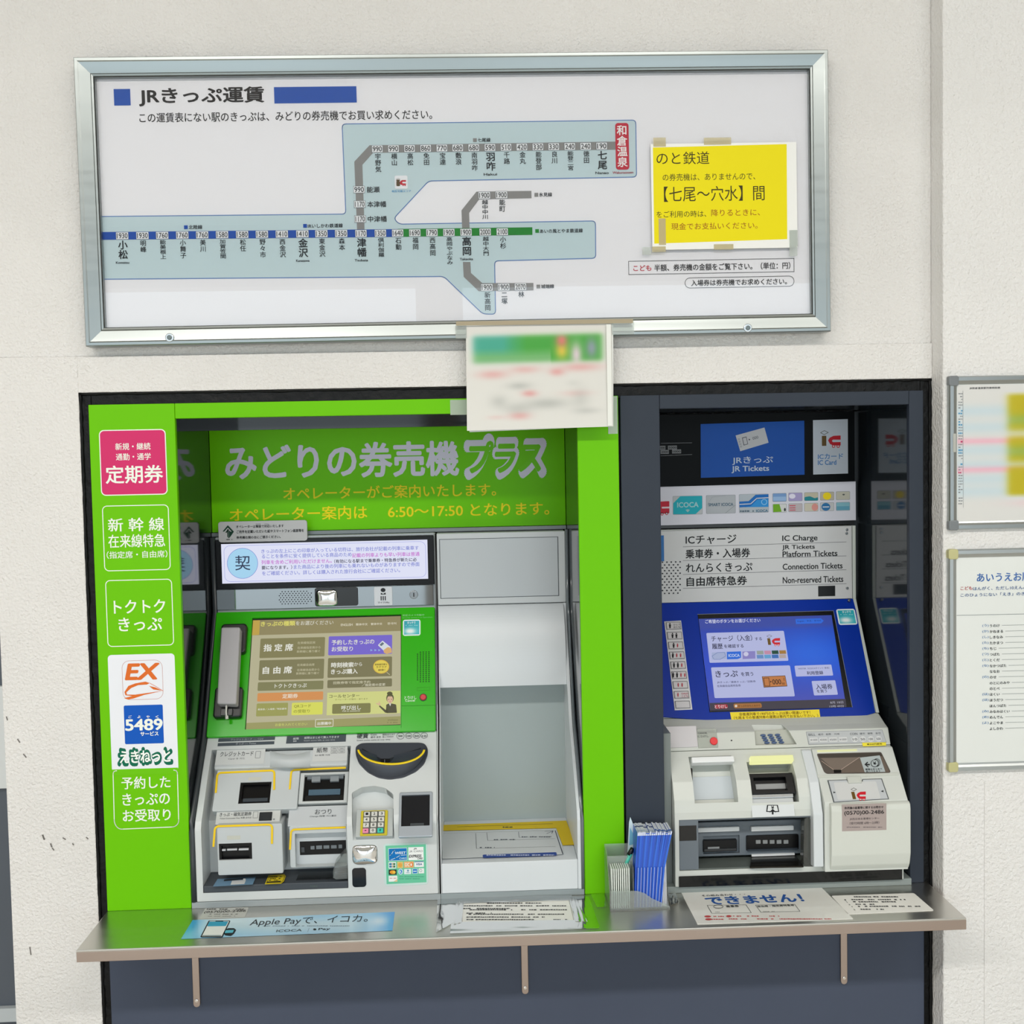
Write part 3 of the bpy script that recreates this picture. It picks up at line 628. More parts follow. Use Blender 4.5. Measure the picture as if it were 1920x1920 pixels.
flap(ZS2, [(560, 300), (1420, 285), (1495, 340), (552, 372)], .0008, par=st); flap(ZS2, [(590, 160), (640, 170), (625, 305), (570, 320)], .002, CLEAR('wrinkled_film', '#ffffff', '#f0ead8', .6, .2), par=st); flap(ZS2, [(1300, 150), (1345, 150), (1420, 300), (1345, 300)], .002, CLEAR('wrinkled_film', '#ffffff', '#f0ead8', .6, .2), par=st)
flap(ZS2, [(600, 150), (1320, 130), (1330, 165), (610, 185)], .0015, CLEAR('wrinkled_film', '#ffffff', '#f0ead8', .6, .2), par=st)
# できません sheet
st = sheet('paper_notice', 'white laminated sheet with large blue characters lying on the counter', ZS3, [(115, 99), (958, 74), (1152, 264), (216, 296)], LAMI, 'notice', .0008, .0015)
a = Art('printed_text', CP, st, ZS3, h=.001)
a.text('その組み合わせ・・・', (240, 122, 505, 11), '#3a3c40', 1, .01)
a.text('できません！', (265, 148, 850, 46), '#2458a6', 1, .035)
a.stroke([(275, 184), (508, 181), (540, 229), (303, 232)], '#3c4044', 1, 3, closed=True); a.stroke([(565, 183), (800, 178), (832, 220), (598, 226)], '#3c4044', 1, 3, closed=True)
a.oring(342, 192, 30, 11, 3, '#3c4044', 1); a.text('乗車券', (388, 190, 465, 13), '#3c4044', 1, .02); a.text('自由席・指定席特急券', (575, 187, 800, 11), '#3c4044', 1, .02)
a.dashes(310, 224, 350, 3, '#888888', 1, seed=2); a.dashes(610, 221, 680, 3, '#888888', 1, seed=3)
RD = '#c5484c'
for i, y in enumerate((251, 268)):
    a.oval(278+i*5, y, 20, 6, RD, 1); a.dashes(300, y, 375, 6, RD, 1, seed=40+i, wl=12)
    a.dashes(405, y-2, 710 if i == 0 else 1020, 6, RD, 1, seed=50+i, wl=12)
a.oval(405, 250, 16, 6, RD, 2); a.done()
# keypad guide card
st = sheet('guide_card', 'small rounded white card of keypad steps at the counter right end', ZS3, [(1020, 126), (1515, 110), (1636, 214), (1120, 236)], M('#f5f5f0', .4), 'card', .0008, .004)
a = Art('printed_text', CP, st, ZS3, h=.001)
for i, (x0, x1, y) in enumerate(((1155, 1420, 133), (1140, 1465, 150), (1150, 1475, 163), (1165, 1280, 178), (1180, 1555, 190), (1195, 1335, 208))):
    a.dashes(x0, y-(x1-x0)*.0, x1, 7, '#3c3e40', 1, seed=60+i, wl=13)
    if i: a.text('12345'[i-1], (x0-40, y+2, x0-33, 7), '#3c3e40', 1, .01)
a.done()

# ------------------------------------------------------------ machine profile shared by all units: (y, z)
YD = .236                                  # upright display face
ZD0, ZD1 = -.1485, -.2965                  # display face from .. to
YB, ZB_ = .118, -.518                      # foot of the slanted touch panel
YC, ZC_ = -.003, -.652                     # knee above the upright base
PD = vplane(YD); PT = splane(YD, ZD1, YB, ZB_); PL = splane(YB, ZB_, YC, ZC_); PV = vplane(YC)
LX0, LX1 = -.5, -.0665
HS = vplane(.258)
GRN = '#3f8f0c'
# header sign above the left machine
hs = thing('header_sign', 'dark green header sign with large silver-grey characters above the left machine', 'sign')
box('sign_board', OL+.0005, OR_-.0005, .258, .264, -.1396, .0637, M('#6ecc00', .35, spec=.12), hs, .0006)
box('sign_rail', OL+.0005, OR_-.0005, .25, .27, -.1478, -.1402, M('#7d8689', .35), hs, .0008)
a = Art('sign_text', HS, hs, ZF, rough=.4)
LG = '#dcdcec'
a.text('みどりの券売機', (382, 528, 1990, 235), LG, 1, .03)
a.text('プラス', (372, 543, 972, 286), LG, 1, .1, z=ZI, slant=.12)
a.text('プラス', (400, 546, 940, 226), '#6ecc00', 2, .042, z=ZI, slant=.12)
YE = '#f0dc10'
a.text('オペレーターがご案内いたします。', (780, 745, 2252, 88), YE, 1, .012); a.text('オペレーター案内は　 6:50～17:50 となります。', (408, 883, 2620, 92), YE, 1, .012)
a.done()

# ------------------------------------------------------------ left ticket machine
LM = thing('ticket_machine', 'left ticket machine with bright green touch panel frame and handset', 'machine')
SILV = M('#a7aeb2', .35, metal=.6)
prism('upper_body', [(YD+.001, ZD0), (YD+.001, ZD1), (YB+.004, ZB_), (.272, ZB_), (.272, ZD0)], LX0, LX1, M('#aab2b6', .4), LM, .0015)
DISP = (103, 158, 1810, 545)
slab('display_bezel', PD, ZQ, DISP, 0, .004, M('#040405', .2, spec=.25), LM, 6, .001)
SC = PD.off(.0043)
a = Art('display_screen', SC, LM, ZQ, h=.0001, lit=.92, step=.0001)
a.rect((148, 192, 1762, 500), '#e3e6fb', 0)
a.ring((168, 205, 1748, 487), '#8c94e0', 1, 46, 2.5)
a.oval(312, 360, 121, 120, '#a8d8f4', 1, n=40); a.oring(312, 360, 121, 120, 3, '#6a78d0', 2, n=40)
a.text('契', (254, 356, 372, 116), '#2b3350', 2, .004)
BV = '#8088d6'; PK = '#c96ad0'
a.text('きっぷの左上にこの印章が入っている切符は、旅行会社が記載の列車に乗車す', (459, 252, 1690, 33), BV, 2, .012)
a.text('ることを条件に安く提供している商品のため', (462, 298, 1166, 33), BV, 2, .012); a.text('記載の列車よりも早い列車は普通', (1170, 292, 1697, 33), PK, 2, .014)
a.text('列車を含めご利用いただけません。', (460, 346, 1010, 33), PK, 2, .014); a.text('（有効になる駅まで乗車券・特急券が新たに必', (1030, 337, 1675, 30), '#3a3a52', 2, .02)
a.text('要になります。）', (462, 392, 700, 30), '#3a3a52', 2, .02); a.text('また商品により後の列車にも乗れないものがありますので券面', (712, 377, 1697, 33), BV, 2, .012)
a.text('をご確認ください。詳しくは購入された旅行会社にご確認ください。', (465, 426, 1545, 33), BV, 2, .012)
a.done('bright white lit text screen')
# operator plate on the top left corner
op = slab('operator_plate', PD, ZQ, (122, 28, 818, 190), .002, .0075, M('#b9bbbd', .4), LM, 22, .0008)
tagp = Art('plate_text', PD.off(.0075), op, ZQ)
DGN = '#123c2c'
tagp.poly([(157, 110), (197, 62), (245, 112), (218, 150), (205, 165), (205, 100), (218, 112), (228, 112), (197, 80), (168, 112)], DGN, 1, 3)
tagp.poly([(193, 92), (203, 92), (203, 165), (193, 150)], DGN, 1); tagp.poly([(178, 118), (198, 92), (203, 100), (186, 122)], DGN, 1)
tagp.text('オペレーターは筆談で対応いたします', (262, 70, 634, 22), '#26282a', 1, .02); tagp.text('ご用件を記載いただいた紙やスマートフォン画面等を', (265, 108, 792, 24), '#26282a', 1, .02); tagp.text('券売機右側の台にご提示ください。', (265, 155, 610, 22), '#26282a', 1, .02)
tagp.dashes(172, 174, 232, 8, '#3a3c3e', 1, seed=2); tagp.dashes(415, 52, 455, 5, '#77797b', 1, seed=3); tagp.dashes(485, 52, 525, 5, '#77797b', 1, seed=4); tagp.done()
# polished strip with speaker holes, convex mirror, camera
slab('polished_strip', PD, ZQ, (110, 548, 1806, 706), 0, .003, M('#8d9296', .04, metal=1), LM, 0, .0006)
PS = PD.off(.003)
a = Art('speaker_holes', PS, LM, ZQ, rough=.8)
for j in range(7):
    n = 11 if j in (1, 2, 3, 4, 5) else 9
    for i in range(n):
        a.oval(600+(10 if j % 2 else 0)+(22 if n == 9 else 0)+i*24, 582+j*16-i*.5, 5, 4, '#14161a', 0, n=8)
a.done()
def dome(name, pl, z, b, h0, h, mat, parent, n=14, e=.35):
    R = pl.rect(z, b, h0); cu, cv = (R[0]+R[2])/2, (R[1]+R[3])/2; ru, rv = (R[2]-R[0])/2, (R[3]-R[1])/2; vs = [pl.W(cu, cv, h0+h)]; fs = []; m = 36
    for i in range(1, n+1):
        t = i/n
        for k in range(m):
            q = 2*math.pi*k/m; c, s_ = math.cos(q), math.sin(q)
            vs.append(pl.W(cu+ru*t*math.copysign(abs(c)**e, c), cv+rv*t*math.copysign(abs(s_)**e, s_), h0+h*(1-t*t*.85)-(0 if i < n else h*.15)))
    for k in range(m): fs.append((0, 1+k, 1+(k+1) % m))
    for i in range(n-1):
        for k in range(m): fs.append((1+i*m+k, 1+i*m+(k+1) % m, 1+(i+1)*m+(k+1) % m, 1+(i+1)*m+k))
    return mesh(name, vs, fs, parent, mat, True)
slab('camera_window', PD, ZQ, (878, 548, 1216, 695), .002, .0045, M('#0b0c0e', .12), LM, 18, .0008)
dome('convex_mirror', PD, ZQ, (884, 562, 1056, 698), .0045, .006, M('#e9ecee', .02, metal=1), LM, e=.5)
mp_ = slab('microphone_plate', PD, ZQ, (1342, 543, 1484, 690), .003, .005, M('#d0d5dc', .4), LM, 8, .0005)
a = Art('plate_mark', PD.off(.005), mp_, ZQ); a.oval(1412, 569, 19, 16, '#2a2c30', 1); a.poly([(1393, 604), (1396, 590), (1412, 600), (1430, 588), (1434, 604)], '#2a2c30', 1)
for x in (1397, 1413, 1429): a.rect((x-4, 616, x+4, 650), '#2a2c30', 1)
a.text('マイク/Mic', (1370, 666, 1462, 14), '#2a2c30', 1, .01); a.done()
u, v = PD.pt(ZQ, 1652, 605, .004); kl = slab_uv('key_lock', PD, [(u+.0085*math.cos(t*math.pi/12), v+.0085*math.sin(t*math.pi/12)) for t in range(24)], .003, .006, M('#85888a', .3, metal=1), LM, .0008)
slab_uv('keyhole', PD, [(u-.0009, v-.004), (u+.0012, v-.004), (u+.0012, v+.004), (u-.0009, v+.004)], .0055, .0062, M('#0c0c0c', .6), kl, 0)
# green touch panel surround with the screen set back in it
TGREEN = M('#2cb000', .2, spec=.3)
tp = slab('touch_panel_frame', PT, ZG, (140, 88, 1752, 985), 0, .007, TGREEN, LM, 12, .002, holes=[((408, 135, 1504, 935), 4, .0005)])
a = Art('touch_screen', PT, LM, ZG, h=.0012, lit=.78, step=.00012)
a.rect((406, 125, 1510, 945), '#08090a', 0)
a.poly([(440, 166), (1503, 135), (1503, 915), (388, 955)], '#c4bf9c', 1)  # screen colours pale and yellower low down: the glass reflection is painted into them
a.poly([(440, 166), (1503, 135), (1503, 242), (432, 274)], '#9b9166', 2); a.poly([(440, 166), (490, 165), (484, 270), (432, 274)], '#cfae4e', 3)
a.poly([(392, 905), (1503, 856), (1503, 915), (388, 955)], '#a6a468', 2)
a.text('きっぷの種類', (497, 190, 742, 34), '#ece674', 4, .03); a.text('をお選びください', (748, 184, 1018, 30), '#eceadb', 4, .006)
for i, (t, x0, x1) in enumerate((('ENGLISH', 1072, 1156), ('簡体中文', 1180, 1265), ('繁体中文', 1288, 1370), ('한국어', 1408, 1470))): a.text(t, (x0, 198-i*3, x1, 17), '#f0ead2', 4, .012)
OL1 = '#8c875a'; OL2 = '#87835a'; WT = '#f2f2e6'
def btn(b, c, r=8): a.rect(b, c, 3, r)
btn((490, 292, 956, 432), OL1); btn((483, 448, 950, 592), OL2); btn((474, 606, 946, 668), '#88875a'); btn((471, 684, 944, 744), '#e39a56'); btn((464, 762, 690, 855), '#a5a65a'); btn((718, 757, 941, 846), '#e7ea60')
btn((983, 276, 1441, 412), '#7d6cdc'); btn((978, 432, 1440, 574), '#837e58'); btn((975, 590, 1440, 648), '#7f7b56'); btn((972, 680, 1500, 842), '#dfe38e', 3); 
a.rect((1010, 765, 1286, 836), '#87864e', 4, 10)
a.text('指 定 席', (517, 362, 726, 50), WT, 4, .03); a.text('自 由 席', (511, 524, 719, 50), WT, 4, .03); a.text('トクトクきっぷ', (596, 636, 825, 30), WT, 4, .015); a.text('定期券', (652, 711, 762, 32), '#f8ecd8', 4, .02)
for x0, y, x1, t in ((760, 327, 888, '在来線指定席'), (760, 362, 925, '在来線指定席から'), (755, 389, 922, '新幹線に乗り継ぐ'), (757, 486, 882, '在来線自由席'), (757, 522, 918, '在来線自由席から'), (750, 547, 915, '新幹線に乗り継ぐ')): a.text(t, (x0, y, x1, 18), '#cfcaa6', 4, .008)
a.text('予約したきっぷの', (1006, 322, 1312, 36), WT, 4, .02); a.text('お受取り', (1006, 372, 1158, 34), WT, 4, .02)
for x in (1293, 1322, 1350): a.poly([(x-8, 373), (x+8, 381), (x-8, 389)], '#9cc4f4', 4)
a.poly([(1338, 345), (1372, 312), (1432, 360), (1396, 400)], '#e8eef4', 5, 6); a.poly([(1350, 343), (1371, 323), (1384, 334), (1364, 352)], '#6a7a86', 6)
a.poly([(1380, 380), (1410, 358), (1436, 366), (1440, 400), (1400, 408), (1380, 398)], '#e7b878', 6, 8)
a.text('時刻検索', (1003, 487, 1163, 36), WT, 4, .03); a.text('から', (1168, 482, 1224, 26), WT, 4, .01); a.text('きっぷ購入', (1002, 534, 1192, 36), WT, 4, .03)
a.oval(1362, 500, 58, 50, '#e9bf46', 4); a.oval(1362, 500, 53, 45, '#f1dc58', 5)
for t, y, x0, x1 in (('新幹線列車も', 484, 1318, 1405), ('ラクラク', 502, 1326, 1400), ('検索！', 524, 1340, 1390)): a.text(t, (x0, y, x1, 14), '#6a5a20', 6, .02)
a.stroke([(1402, 540), (1424, 558)], '#d8d0a0', 5, 4)
a.text('回数券等で指定席予約', (1018, 613, 1284, 20), '#dcd8b8', 4, .01); a.text('／指定席の変更', (1222, 630, 1392, 20), '#e6e2c8', 4, .012)
a.text('コールセンター', (988, 710, 1206, 24), '#5c5a34', 4, .012); a.text('オペレーターが案内・承ります', (1030, 734, 1266, 13), '#8c8e50', 4, .006)
a.text('呼び出し', (1076, 795, 1216, 32), WT, 5, .02); a.text('Call to assistance', (1082, 818, 1210, 9), WT, 5, .01)
a.text('QRコード', (735, 784, 856, 24), '#9a9a30', 4, .02); a.text('の受取り', (732, 820, 848, 24), '#a0a238', 4, .02)
a.text('乗車券／入場券／特定都市', (474, 805, 682, 14), WT, 4, .006)
a.ring((887, 877, 1018, 935), WT, 4, 8, 4); a.text('出票機中', (903, 908, 1002, 22), WT, 4, .02); a.text('お金を入れてください', (600, 915, 830, 20), '#d8e070', 4, .01)
# the operator drawn beside the call button
a.oval(1426, 726, 27, 34, '#5b5a36', 4); a.oval(1424, 693, 20, 14, '#5b5a36', 4); a.oval(1426, 735, 21, 28, '#e8c2a0', 5); a.poly([(1402, 724), (1408, 708), (1446, 708), (1450, 724), (1440, 714), (1412, 714)], '#5b5a36', 6)
a.oval(1416, 735, 3, 3, '#3a3424', 6, n=8); a.oval(1437, 735, 3, 3, '#3a3424', 6, n=8); a.poly([(1420, 751), (1433, 751), (1426, 755)], '#b8705c', 6); a.rect((1418, 758, 1434, 772), '#e8c2a0', 4)
a.poly([(1398, 774), (1418, 764), (1434, 764), (1470, 772), (1476, 832), (1400, 834)], '#55533a', 5, 6); a.poly([(1418, 765), (1434, 765), (1427, 785)], '#efeee4', 6); a.poly([(1400, 778), (1396, 812), (1352, 778), (1346, 786), (1392, 832), (1410, 832)], '#55533a', 5, 4); a.poly([(1352, 780), (1324, 766), (1330, 760), (1348, 768), (1342, 752), (1350, 750), (1358, 774)], '#e8c2a0', 5, 3)
a.dashes(1410, 884, 1490, 12, '#8e8c58', 4, seed=9); a.dashes(1405, 902, 1495, 10, '#8e8c58', 4, seed=10)
a.done('lit touch screen of olive and purple buttons')
TP1 = PT.off(.007)
def sky_sticker(z, b, pl, parent, r):
    s_ = slab('round_sticker', pl, z, b, 0, .0006, M('#e6f2f2', .35), parent, r, .0002)
    x0, y0, x1, y1 = b; i = (x1-x0)*.07; R = pl.rect(z, (x0+i, y0+i, x1-i, y1-i), .0008)
    def f(s, t):
        c = mixc((20, 160, 178), (60, 190, 200), s*.6); return mixc(c, (238, 246, 246), min(1, 1.2*blob(s, t, .4, .75, .38, .22)))
    ink_sheet('sticker_print', pl, R, .0008, f, 10, 10, s_, VC(0, .3)); a = Art('sticker_text', pl, s_, z, h=.001)
    w_ = x1-x0; a.text('タッチで', (x0+w_*.25, y0+(y1-y0)*.2, x0+w_*.72, (y1-y0)*.16), '#e8f6f6', 1, .02); a.dashes(x0+w_*.15, y0+(y1-y0)*.36, x0+w_*.85, 5, '#a8e0e4', 1, seed=5); a.done()
sky_sticker(ZG, (1518, 160, 1645, 276), TP1, LM, 16)
a = Art('panel_lettering', TP1, LM, ZG)
a.text('防犯カメラ作動中', (1518, 128, 1672, 14), '#8fd08a', 0, .01); a.text('Security camera is in Operation', (1516, 146, 1730, 10), '#7cc878', 0, .01); a.text('とりけし', (1530, 722, 1616, 24), '#dff0da', 0, .012); a.text('Cancel', (1536, 743, 1604, 15), '#dff0da', 0, .02)
for j in range(16):
    for i in range(5):
        if (j in (0, 15)) and i in (0,): continue
        a.oval(1624+i*20.5, 395+j*14.2-i*.6, 5, 5, '#0e4a06', 0, n=8)
a.ring((1620, 648, 1712, 672), '#2c8a10', 0, 0, 2); a.stroke([(1506, 120), (1506, 940)], '#1a6a06', 0, 2.5); a.stroke([(1510, 782), (1750, 776)], '#1f7a08', 0, 2.5)
a.done()
u, v = TP1.pt(ZG, 1665, 721); cb = slab_uv('cancel_button', TP1, [(u+.0072*math.cos(t*math.pi/12), v+.0072*math.sin(t*math.pi/12)) for t in range(24)], .0002, .002, M('#3a2220', .3), LM, .0005)
slab_uv('button_cap', TP1, [(u+.0058*math.cos(t*math.pi/12), v+.0058*math.sin(t*math.pi/12)) for t in range(24)], .002, .0045, M('#c81420', .25), cb, .0012)
# cradle of the handset
CR_ = M('#0d0e10', .35)
slab('handset_cradle', TP1, ZG, (203, 188, 388, 400), 0, .014, CR_, LM, 26, .003); slab('handset_cradle', TP1, ZG, (157, 646, 358, 862), 0, .014, CR_, LM, 20, .003)
slab('cradle_lip', TP1, ZG, (205, 800, 290, 850), .012, .02, M('#1c1f22', .3), LM, 6, .001)
he = thing('telephone_handset', 'light grey oblong telephone handset hanging beside the green touch screen', 'telephone')
hp = TP1.off(.0145); HPl = [hp.pt(ZG, x, y, .022) for x, y in ((210, 214), (346, 213), (340, 330), (318, 768), (178, 766), (192, 500))]
slab_uv('handset_body', hp, round_poly(HPl, .004), 0, .022, M('#b2b0b3', .45), he, .003, 3)
tube('handset_cord', [hp.W(*hp.pt(ZG, 246, 755, .010), .010), hp.W(*hp.pt(ZG, 250, 790, .010), .012), hp.W(*hp.pt(ZG, 246, 830, .008), .010), hp.W(*hp.pt(ZG, 250, 868, .004), .005)], .0019, M('#d6d6ce', .4), he)
tube('cord_plug', [hp.W(*hp.pt(ZG, 250, 852, .006), .006), hp.W(*hp.pt(ZG, 251, 876, .006), .005)], .0031, M('#d0d0c8', .4), he)

# ---- lower cabinet with its cavity
CAB = M('#d2d7d7', .38)
cab = prism('lower_body', [(YB, ZB_-.001), (.06, -.5775), (.002, -.643), (YC-.001, -.656), (YC, -.70), (YC, -.788), (.272, -.788), (.272, ZB_-.001)], LX0, LX1, CAB, LM, .002)
zf = -PV.pt(ZH, 640, 1140)[1]
cu0, cu1 = PV.pt(ZH, 112, 1000)[0], PV.pt(ZH, 1160, 1000)[0]
zc0 = PL.pt(ZH, 560, 150)
def pw(pl, z, x, y, h=0): return pl.W(*pl.pt(z, x, y, h), h)
p0 = pw(PL, ZH, 560, 165); top_y, top_z = p0.y, p0.z
bot = -PV.pt(ZH, 640, 1190)[1]
cut = prism('c', [(top_y-.08, top_z+.0), (top_y, top_z), (top_y+.028, top_z-.02), (.098, -.62), (.058, -.66), (.058, bot), (-.05, bot)], cu0, cu1, None)
carve(cab, [cut])
PI = PL.off(-.028)
# keypad niche
kp = slab_uv('c', PL, round_poly([PL.pt(ZH, x, y) for x, y in ((1190, 800), (1190, 490), (1260, 450), (1350, 440), (1430, 455), (1490, 500), (1490, 800))], .003), -.022, .03, None, None, 0); carve(cab, [kp])
GB = '#4d555d'
a = Art('cabinet_lettering', PL, LM, ZH, h=.0006)
a.poly([(230, 96), (637, 82), (634, 104), (226, 119)], GB, 0); a.poly([(225, 128), (632, 114), (630, 136), (222, 151)], GB, 0)
a.text('クレジットカード ---- Card', (318, 100, 550, 13), '#aab0b4', 1, .01); a.text('きっぷ ---- Ticket', (355, 131, 500, 13), '#aab0b4', 1, .01)
a.poly([(722, 80), (1148, 63), (1145, 117), (715, 132)], GB, 0); a.text('紙幣', (767, 96, 808, 16), '#c8ccd0', 1, .02); a.text('Bill', (768, 114, 790, 11), '#c8ccd0', 1, .01)
a.text('紙幣はまとめて挿入できます', (848, 87, 1098, 17), '#c8ccd0', 1, .02); a.text('Insert some bills at one time', (845, 107, 1068, 11), '#a8acb0', 1, .01)
a.text('硬貨', (1226, 77, 1306, 34), '#4a4e52', 1, .02); a.text('Coin', (1325, 67, 1368, 12), '#6a6e72', 1, .01); a.text('硬币 동전', (1325, 85, 1396, 13), '#6a6e72', 1, .01); a.text('Insert some coins at one time', (1226, 105, 1465, 10), '#7a7e82', 1, .01)
a.text('硬貨はまとめて', (1410, 66, 1500, 12), '#5a5e62', 1, .01); a.text('投入できます', (1410, 82, 1490, 12), '#5a5e62', 1, .01)
for x, t in ((1539, '500'), (1599, '100'), (1656, '50'), (1710, '10')): a.oring(x, 77-(x-1539)*.02, 28 if x < 1550 else 25, 24 if x < 1550 else 21, 2.5, '#4c5054', 1); a.text(t, (x-15, 77, x+15, 12), '#4c5054', 1, .02)
a.done()
# coin bowl
def pvh(z, x, y, pl, h): return pl.W(*pl.pt(z, x, y, h), h)
SLATE = M('#343a44', .42); SLD = M('#15181c', .5)
D_ = [(1216, 210), (1216, 150), (1250, 128), (1290, 124), (1680, 122), (1715, 130), (1737, 165), (1736, 210), (1710, 280), (1655, 335), (1560, 378), (1460, 392), (1380, 380), (1300, 340), (1240, 275)]
slab_uv('coin_bowl', PL, round_poly([PL.pt(ZH, x, y, .004) for x, y in D_], .006, 4), 0, .004, SLATE, LM, .0015)
N_ = 24; vs = []; fs = []
for i in range(N_+1):
    t = math.pi*i/N_; cx, sx_ = math.cos(t), math.sin(t)
    vs.append(pvh(ZH, 1475-246*cx, 168-12*cx*-1+205*sx_, PL, .0042)); vs.append(pvh(ZH, 1473-244*cx, 168+122*sx_, PL, .024)); vs.append(pvh(ZH, 1473-232*cx, 168+110*sx_, PL, .022)); vs.append(pvh(ZH, 1430-60*cx, 215+55*sx_, PL, .0048))
for i in range(N_):
    for k in range(3): b = i*4+k; fs.append((b, b+4, b+5, b+1))
mesh('coin_bowl_lip', vs, fs, LM, SLATE, True)
vs = []; fs = []
for i in range(N_+1):
    t = math.pi*(.03+.94*i/N_); cx, sx_ = math.cos(t), math.sin(t)
    for dx, dh in ((247, .0225), (246, .0248), (233, .0246), (231, .022)): vs.append(pvh(ZH, 1473-dx*cx, 165+(122-(247-dx))*sx_, PL, dh))
for i in range(N_):
    for k in range(3): b = i*4+k; fs.append((b, b+4, b+5, b+1))
mesh('bowl_rim', vs, fs, LM, M('#f2d200', .4), True)['label'] = 'yellow curved rim'
a = Art('coin_mouth', PL, LM, ZH, h=.0052, rough=.6)
a.poly([(1262, 165), (1400, 240), (1400, 275), (1330, 262), (1270, 215)], '#1b2126', 0); a.poly([(1690, 160), (1455, 240), (1455, 278), (1560, 268), (1650, 225)], '#20272c', 0); a.poly([(1395, 240), (1465, 240), (1465, 276), (1400, 276)], '#040505', 1, 6); a.rect((1424, 246, 1427, 272), '#8a8e90', 2)
a.done()
# keypad
kpl = Plane(PL.W(0, 0, -.014), PL.u, PL.v)
slab('keypad_ledge', PL, ZH, (1220, 600, 1486, 800), -.022, -.010, M('#b9bfbf', .45), LM, 4, .001)
KPL = PL.off(-.010)
kb = slab('keypad', KPL, ZH, (1252, 612, 1446, 792), 0, .003, M('#cbbb1c', .5), LM, 6, .0008)
slab('keypad_well', KPL, ZH, (1270, 618, 1426, 780), .003, .0034, M('#5a5c58', .5), kb, 3, 0)
KW = ['1', '2', '3', '4', '5', '6', '7', '8', '9', '*', '0', '#']
for i, c in enumerate(KW):
    r_, q_ = divmod(i, 3); xc = 1298+q_*53-r_*3.5; yc = 637+r_*40-q_*1.5
    kk = slab('key', KPL, ZH, (xc-21, yc-16, xc+21, yc+16), .0034, .0062, M('#f08fb0' if c == '*' else '#36cdb6' if c == '#' else '#d9d9d2', .45), kb, 5, .0008)
    if c in '*#': kk['label'] = 'pink key' if c == '*' else 'turquoise key'
    aa = Art('key_digit', KPL.off(.0062), kk, ZH, h=.0002); aa.text('✱' if False else c, (xc-7, yc, xc+7, 17 if c != '*' else 10), '#26282c', 0, .02); aa.done()
slab_uv('niche_rim', PL, round_poly([PL.pt(ZH, x, y) for x, y in ((1192, 500), (1192, 485), (1260, 450), (1350, 438), (1430, 455), (1490, 500), (1490, 490), (1440, 425), (1200, 425))], .001), -.02, .001, CAB, LM, .0003)
# code reader
slab('reader_label_plate', PL, ZH, (1524, 410, 1768, 470), 0, .0012, M('#d4d8d6', .4), LM, 12, .0004)
a = Art('reader_label', PL.off(.0012), LM, ZH); a.text('QRコード', (1553, 430, 1674, 22), '#44484c', 0, .008); a.text('QR code', (1578, 450, 1654, 12), '#44484c', 0, .01); a.done()
rd = slab('code_reader', PL, ZH, (1528, 478, 1770, 802), 0, .006, M('#b9c2cc', .3, metal=.5), LM, 12, .0015, holes=[((1546, 500, 1750, 724), 3, .002)])
slab('reader_window', PL, ZH, (1542, 496, 1752, 728), .001, .003, M('#14161c', .1), rd, 0, 0)
slab('window_tab', PL, ZH, (1610, 704, 1708, 722), .003, .0036, M('#3a4044', .4), rd, 0, 0)
dome('convex_mirror', PV, ZH, (1190, 858, 1376, 1004), 0, .008, M('#eceef0', .02, metal=1), LM, e=.45)
slab('sensor_window', PV, ZH, (1192, 1028, 1292, 1165), 0, .001, M('#060a14', .1), LM, 22, .0004)
cs_ = slab('card_sticker', PV, ZH, (1420, 848, 1736, 1152), 0, .0006, M('#c9e2dc', .4), LM, 26, .0003)
a = Art('card_marks', PV.off(.0006), cs_, ZV)
a.poly([(795, 345), (1520, 318), (1532, 1000), (815, 1035)], '#6cc8a2', 0)
a.poly([(845, 390), (1180, 378), (1186, 605), (852, 620)], '#e8f2f6', 1); a.poly([(853, 398), (1176, 386), (1180, 598), (858, 612)], '#0f74be', 2)
a.text('WEST', (965, 470, 1158, 42), '#e6f0f6', 3, .03, slant=.15); a.text('CARD', (1045, 568, 1172, 30), '#bfe0f2', 3, .03, slant=.1); a.stroke([(866, 520), (900, 500), (940, 430), (968, 422)], '#d6eaf4', 3, 10, r=8); a.stroke([(880, 600), (980, 560), (1060, 515), (1176, 505)], '#d6eaf4', 3, 9, r=8)
a.poly([(1205, 372), (1478, 362), (1484, 598), (1210, 604)], '#f2f5f3', 1)
a.text('JR', (1300, 400, 1362, 30), '#3a3e42', 2, .02, slant=.2); a.text('JR CARD', (1225, 446, 1465, 42), '#6a6e72', 2, -.0, slant=.1); a.text('EXPRESS', (1222, 528, 1440, 48), '#2c3034', 2, .03, slant=.2); a.text('CARD', (1372, 570, 1465, 28), '#2c3034', 2, .03, slant=.2)
def chip(b, c, l=1): a.rect(b, c, l, 6)
chip((850, 636, 985, 752), '#eaf2ee'); a.rect((862, 655, 905, 735), '#2a7aa8', 2); a.rect((905, 655, 935, 735), '#c9b8a0', 2); a.rect((935, 655, 972, 735), '#3f7a50', 2); a.rect((862, 690, 972, 700), '#eaf2ee', 3)
chip((1005, 630, 1112, 746), '#ddc678'); a.oval(1058, 690, 38, 40, '#e8a84a', 2); chip((1128, 626, 1302, 738), '#f0b478'); a.text('DC', (1150, 682, 1225, 60), '#f8ede0', 2, .03); a.oval(1262, 682, 30, 40, '#e8823c', 2); a.oval(1258, 682, 16, 26, '#f6e8dc', 3)
chip((1314, 622, 1484, 725), '#f2f4f4'); a.rect((1318, 624, 1480, 636), '#2a5a9a', 2); a.text('VISA', (1345, 675, 1455, 34), '#2f5a94', 2, .03, slant=.2)
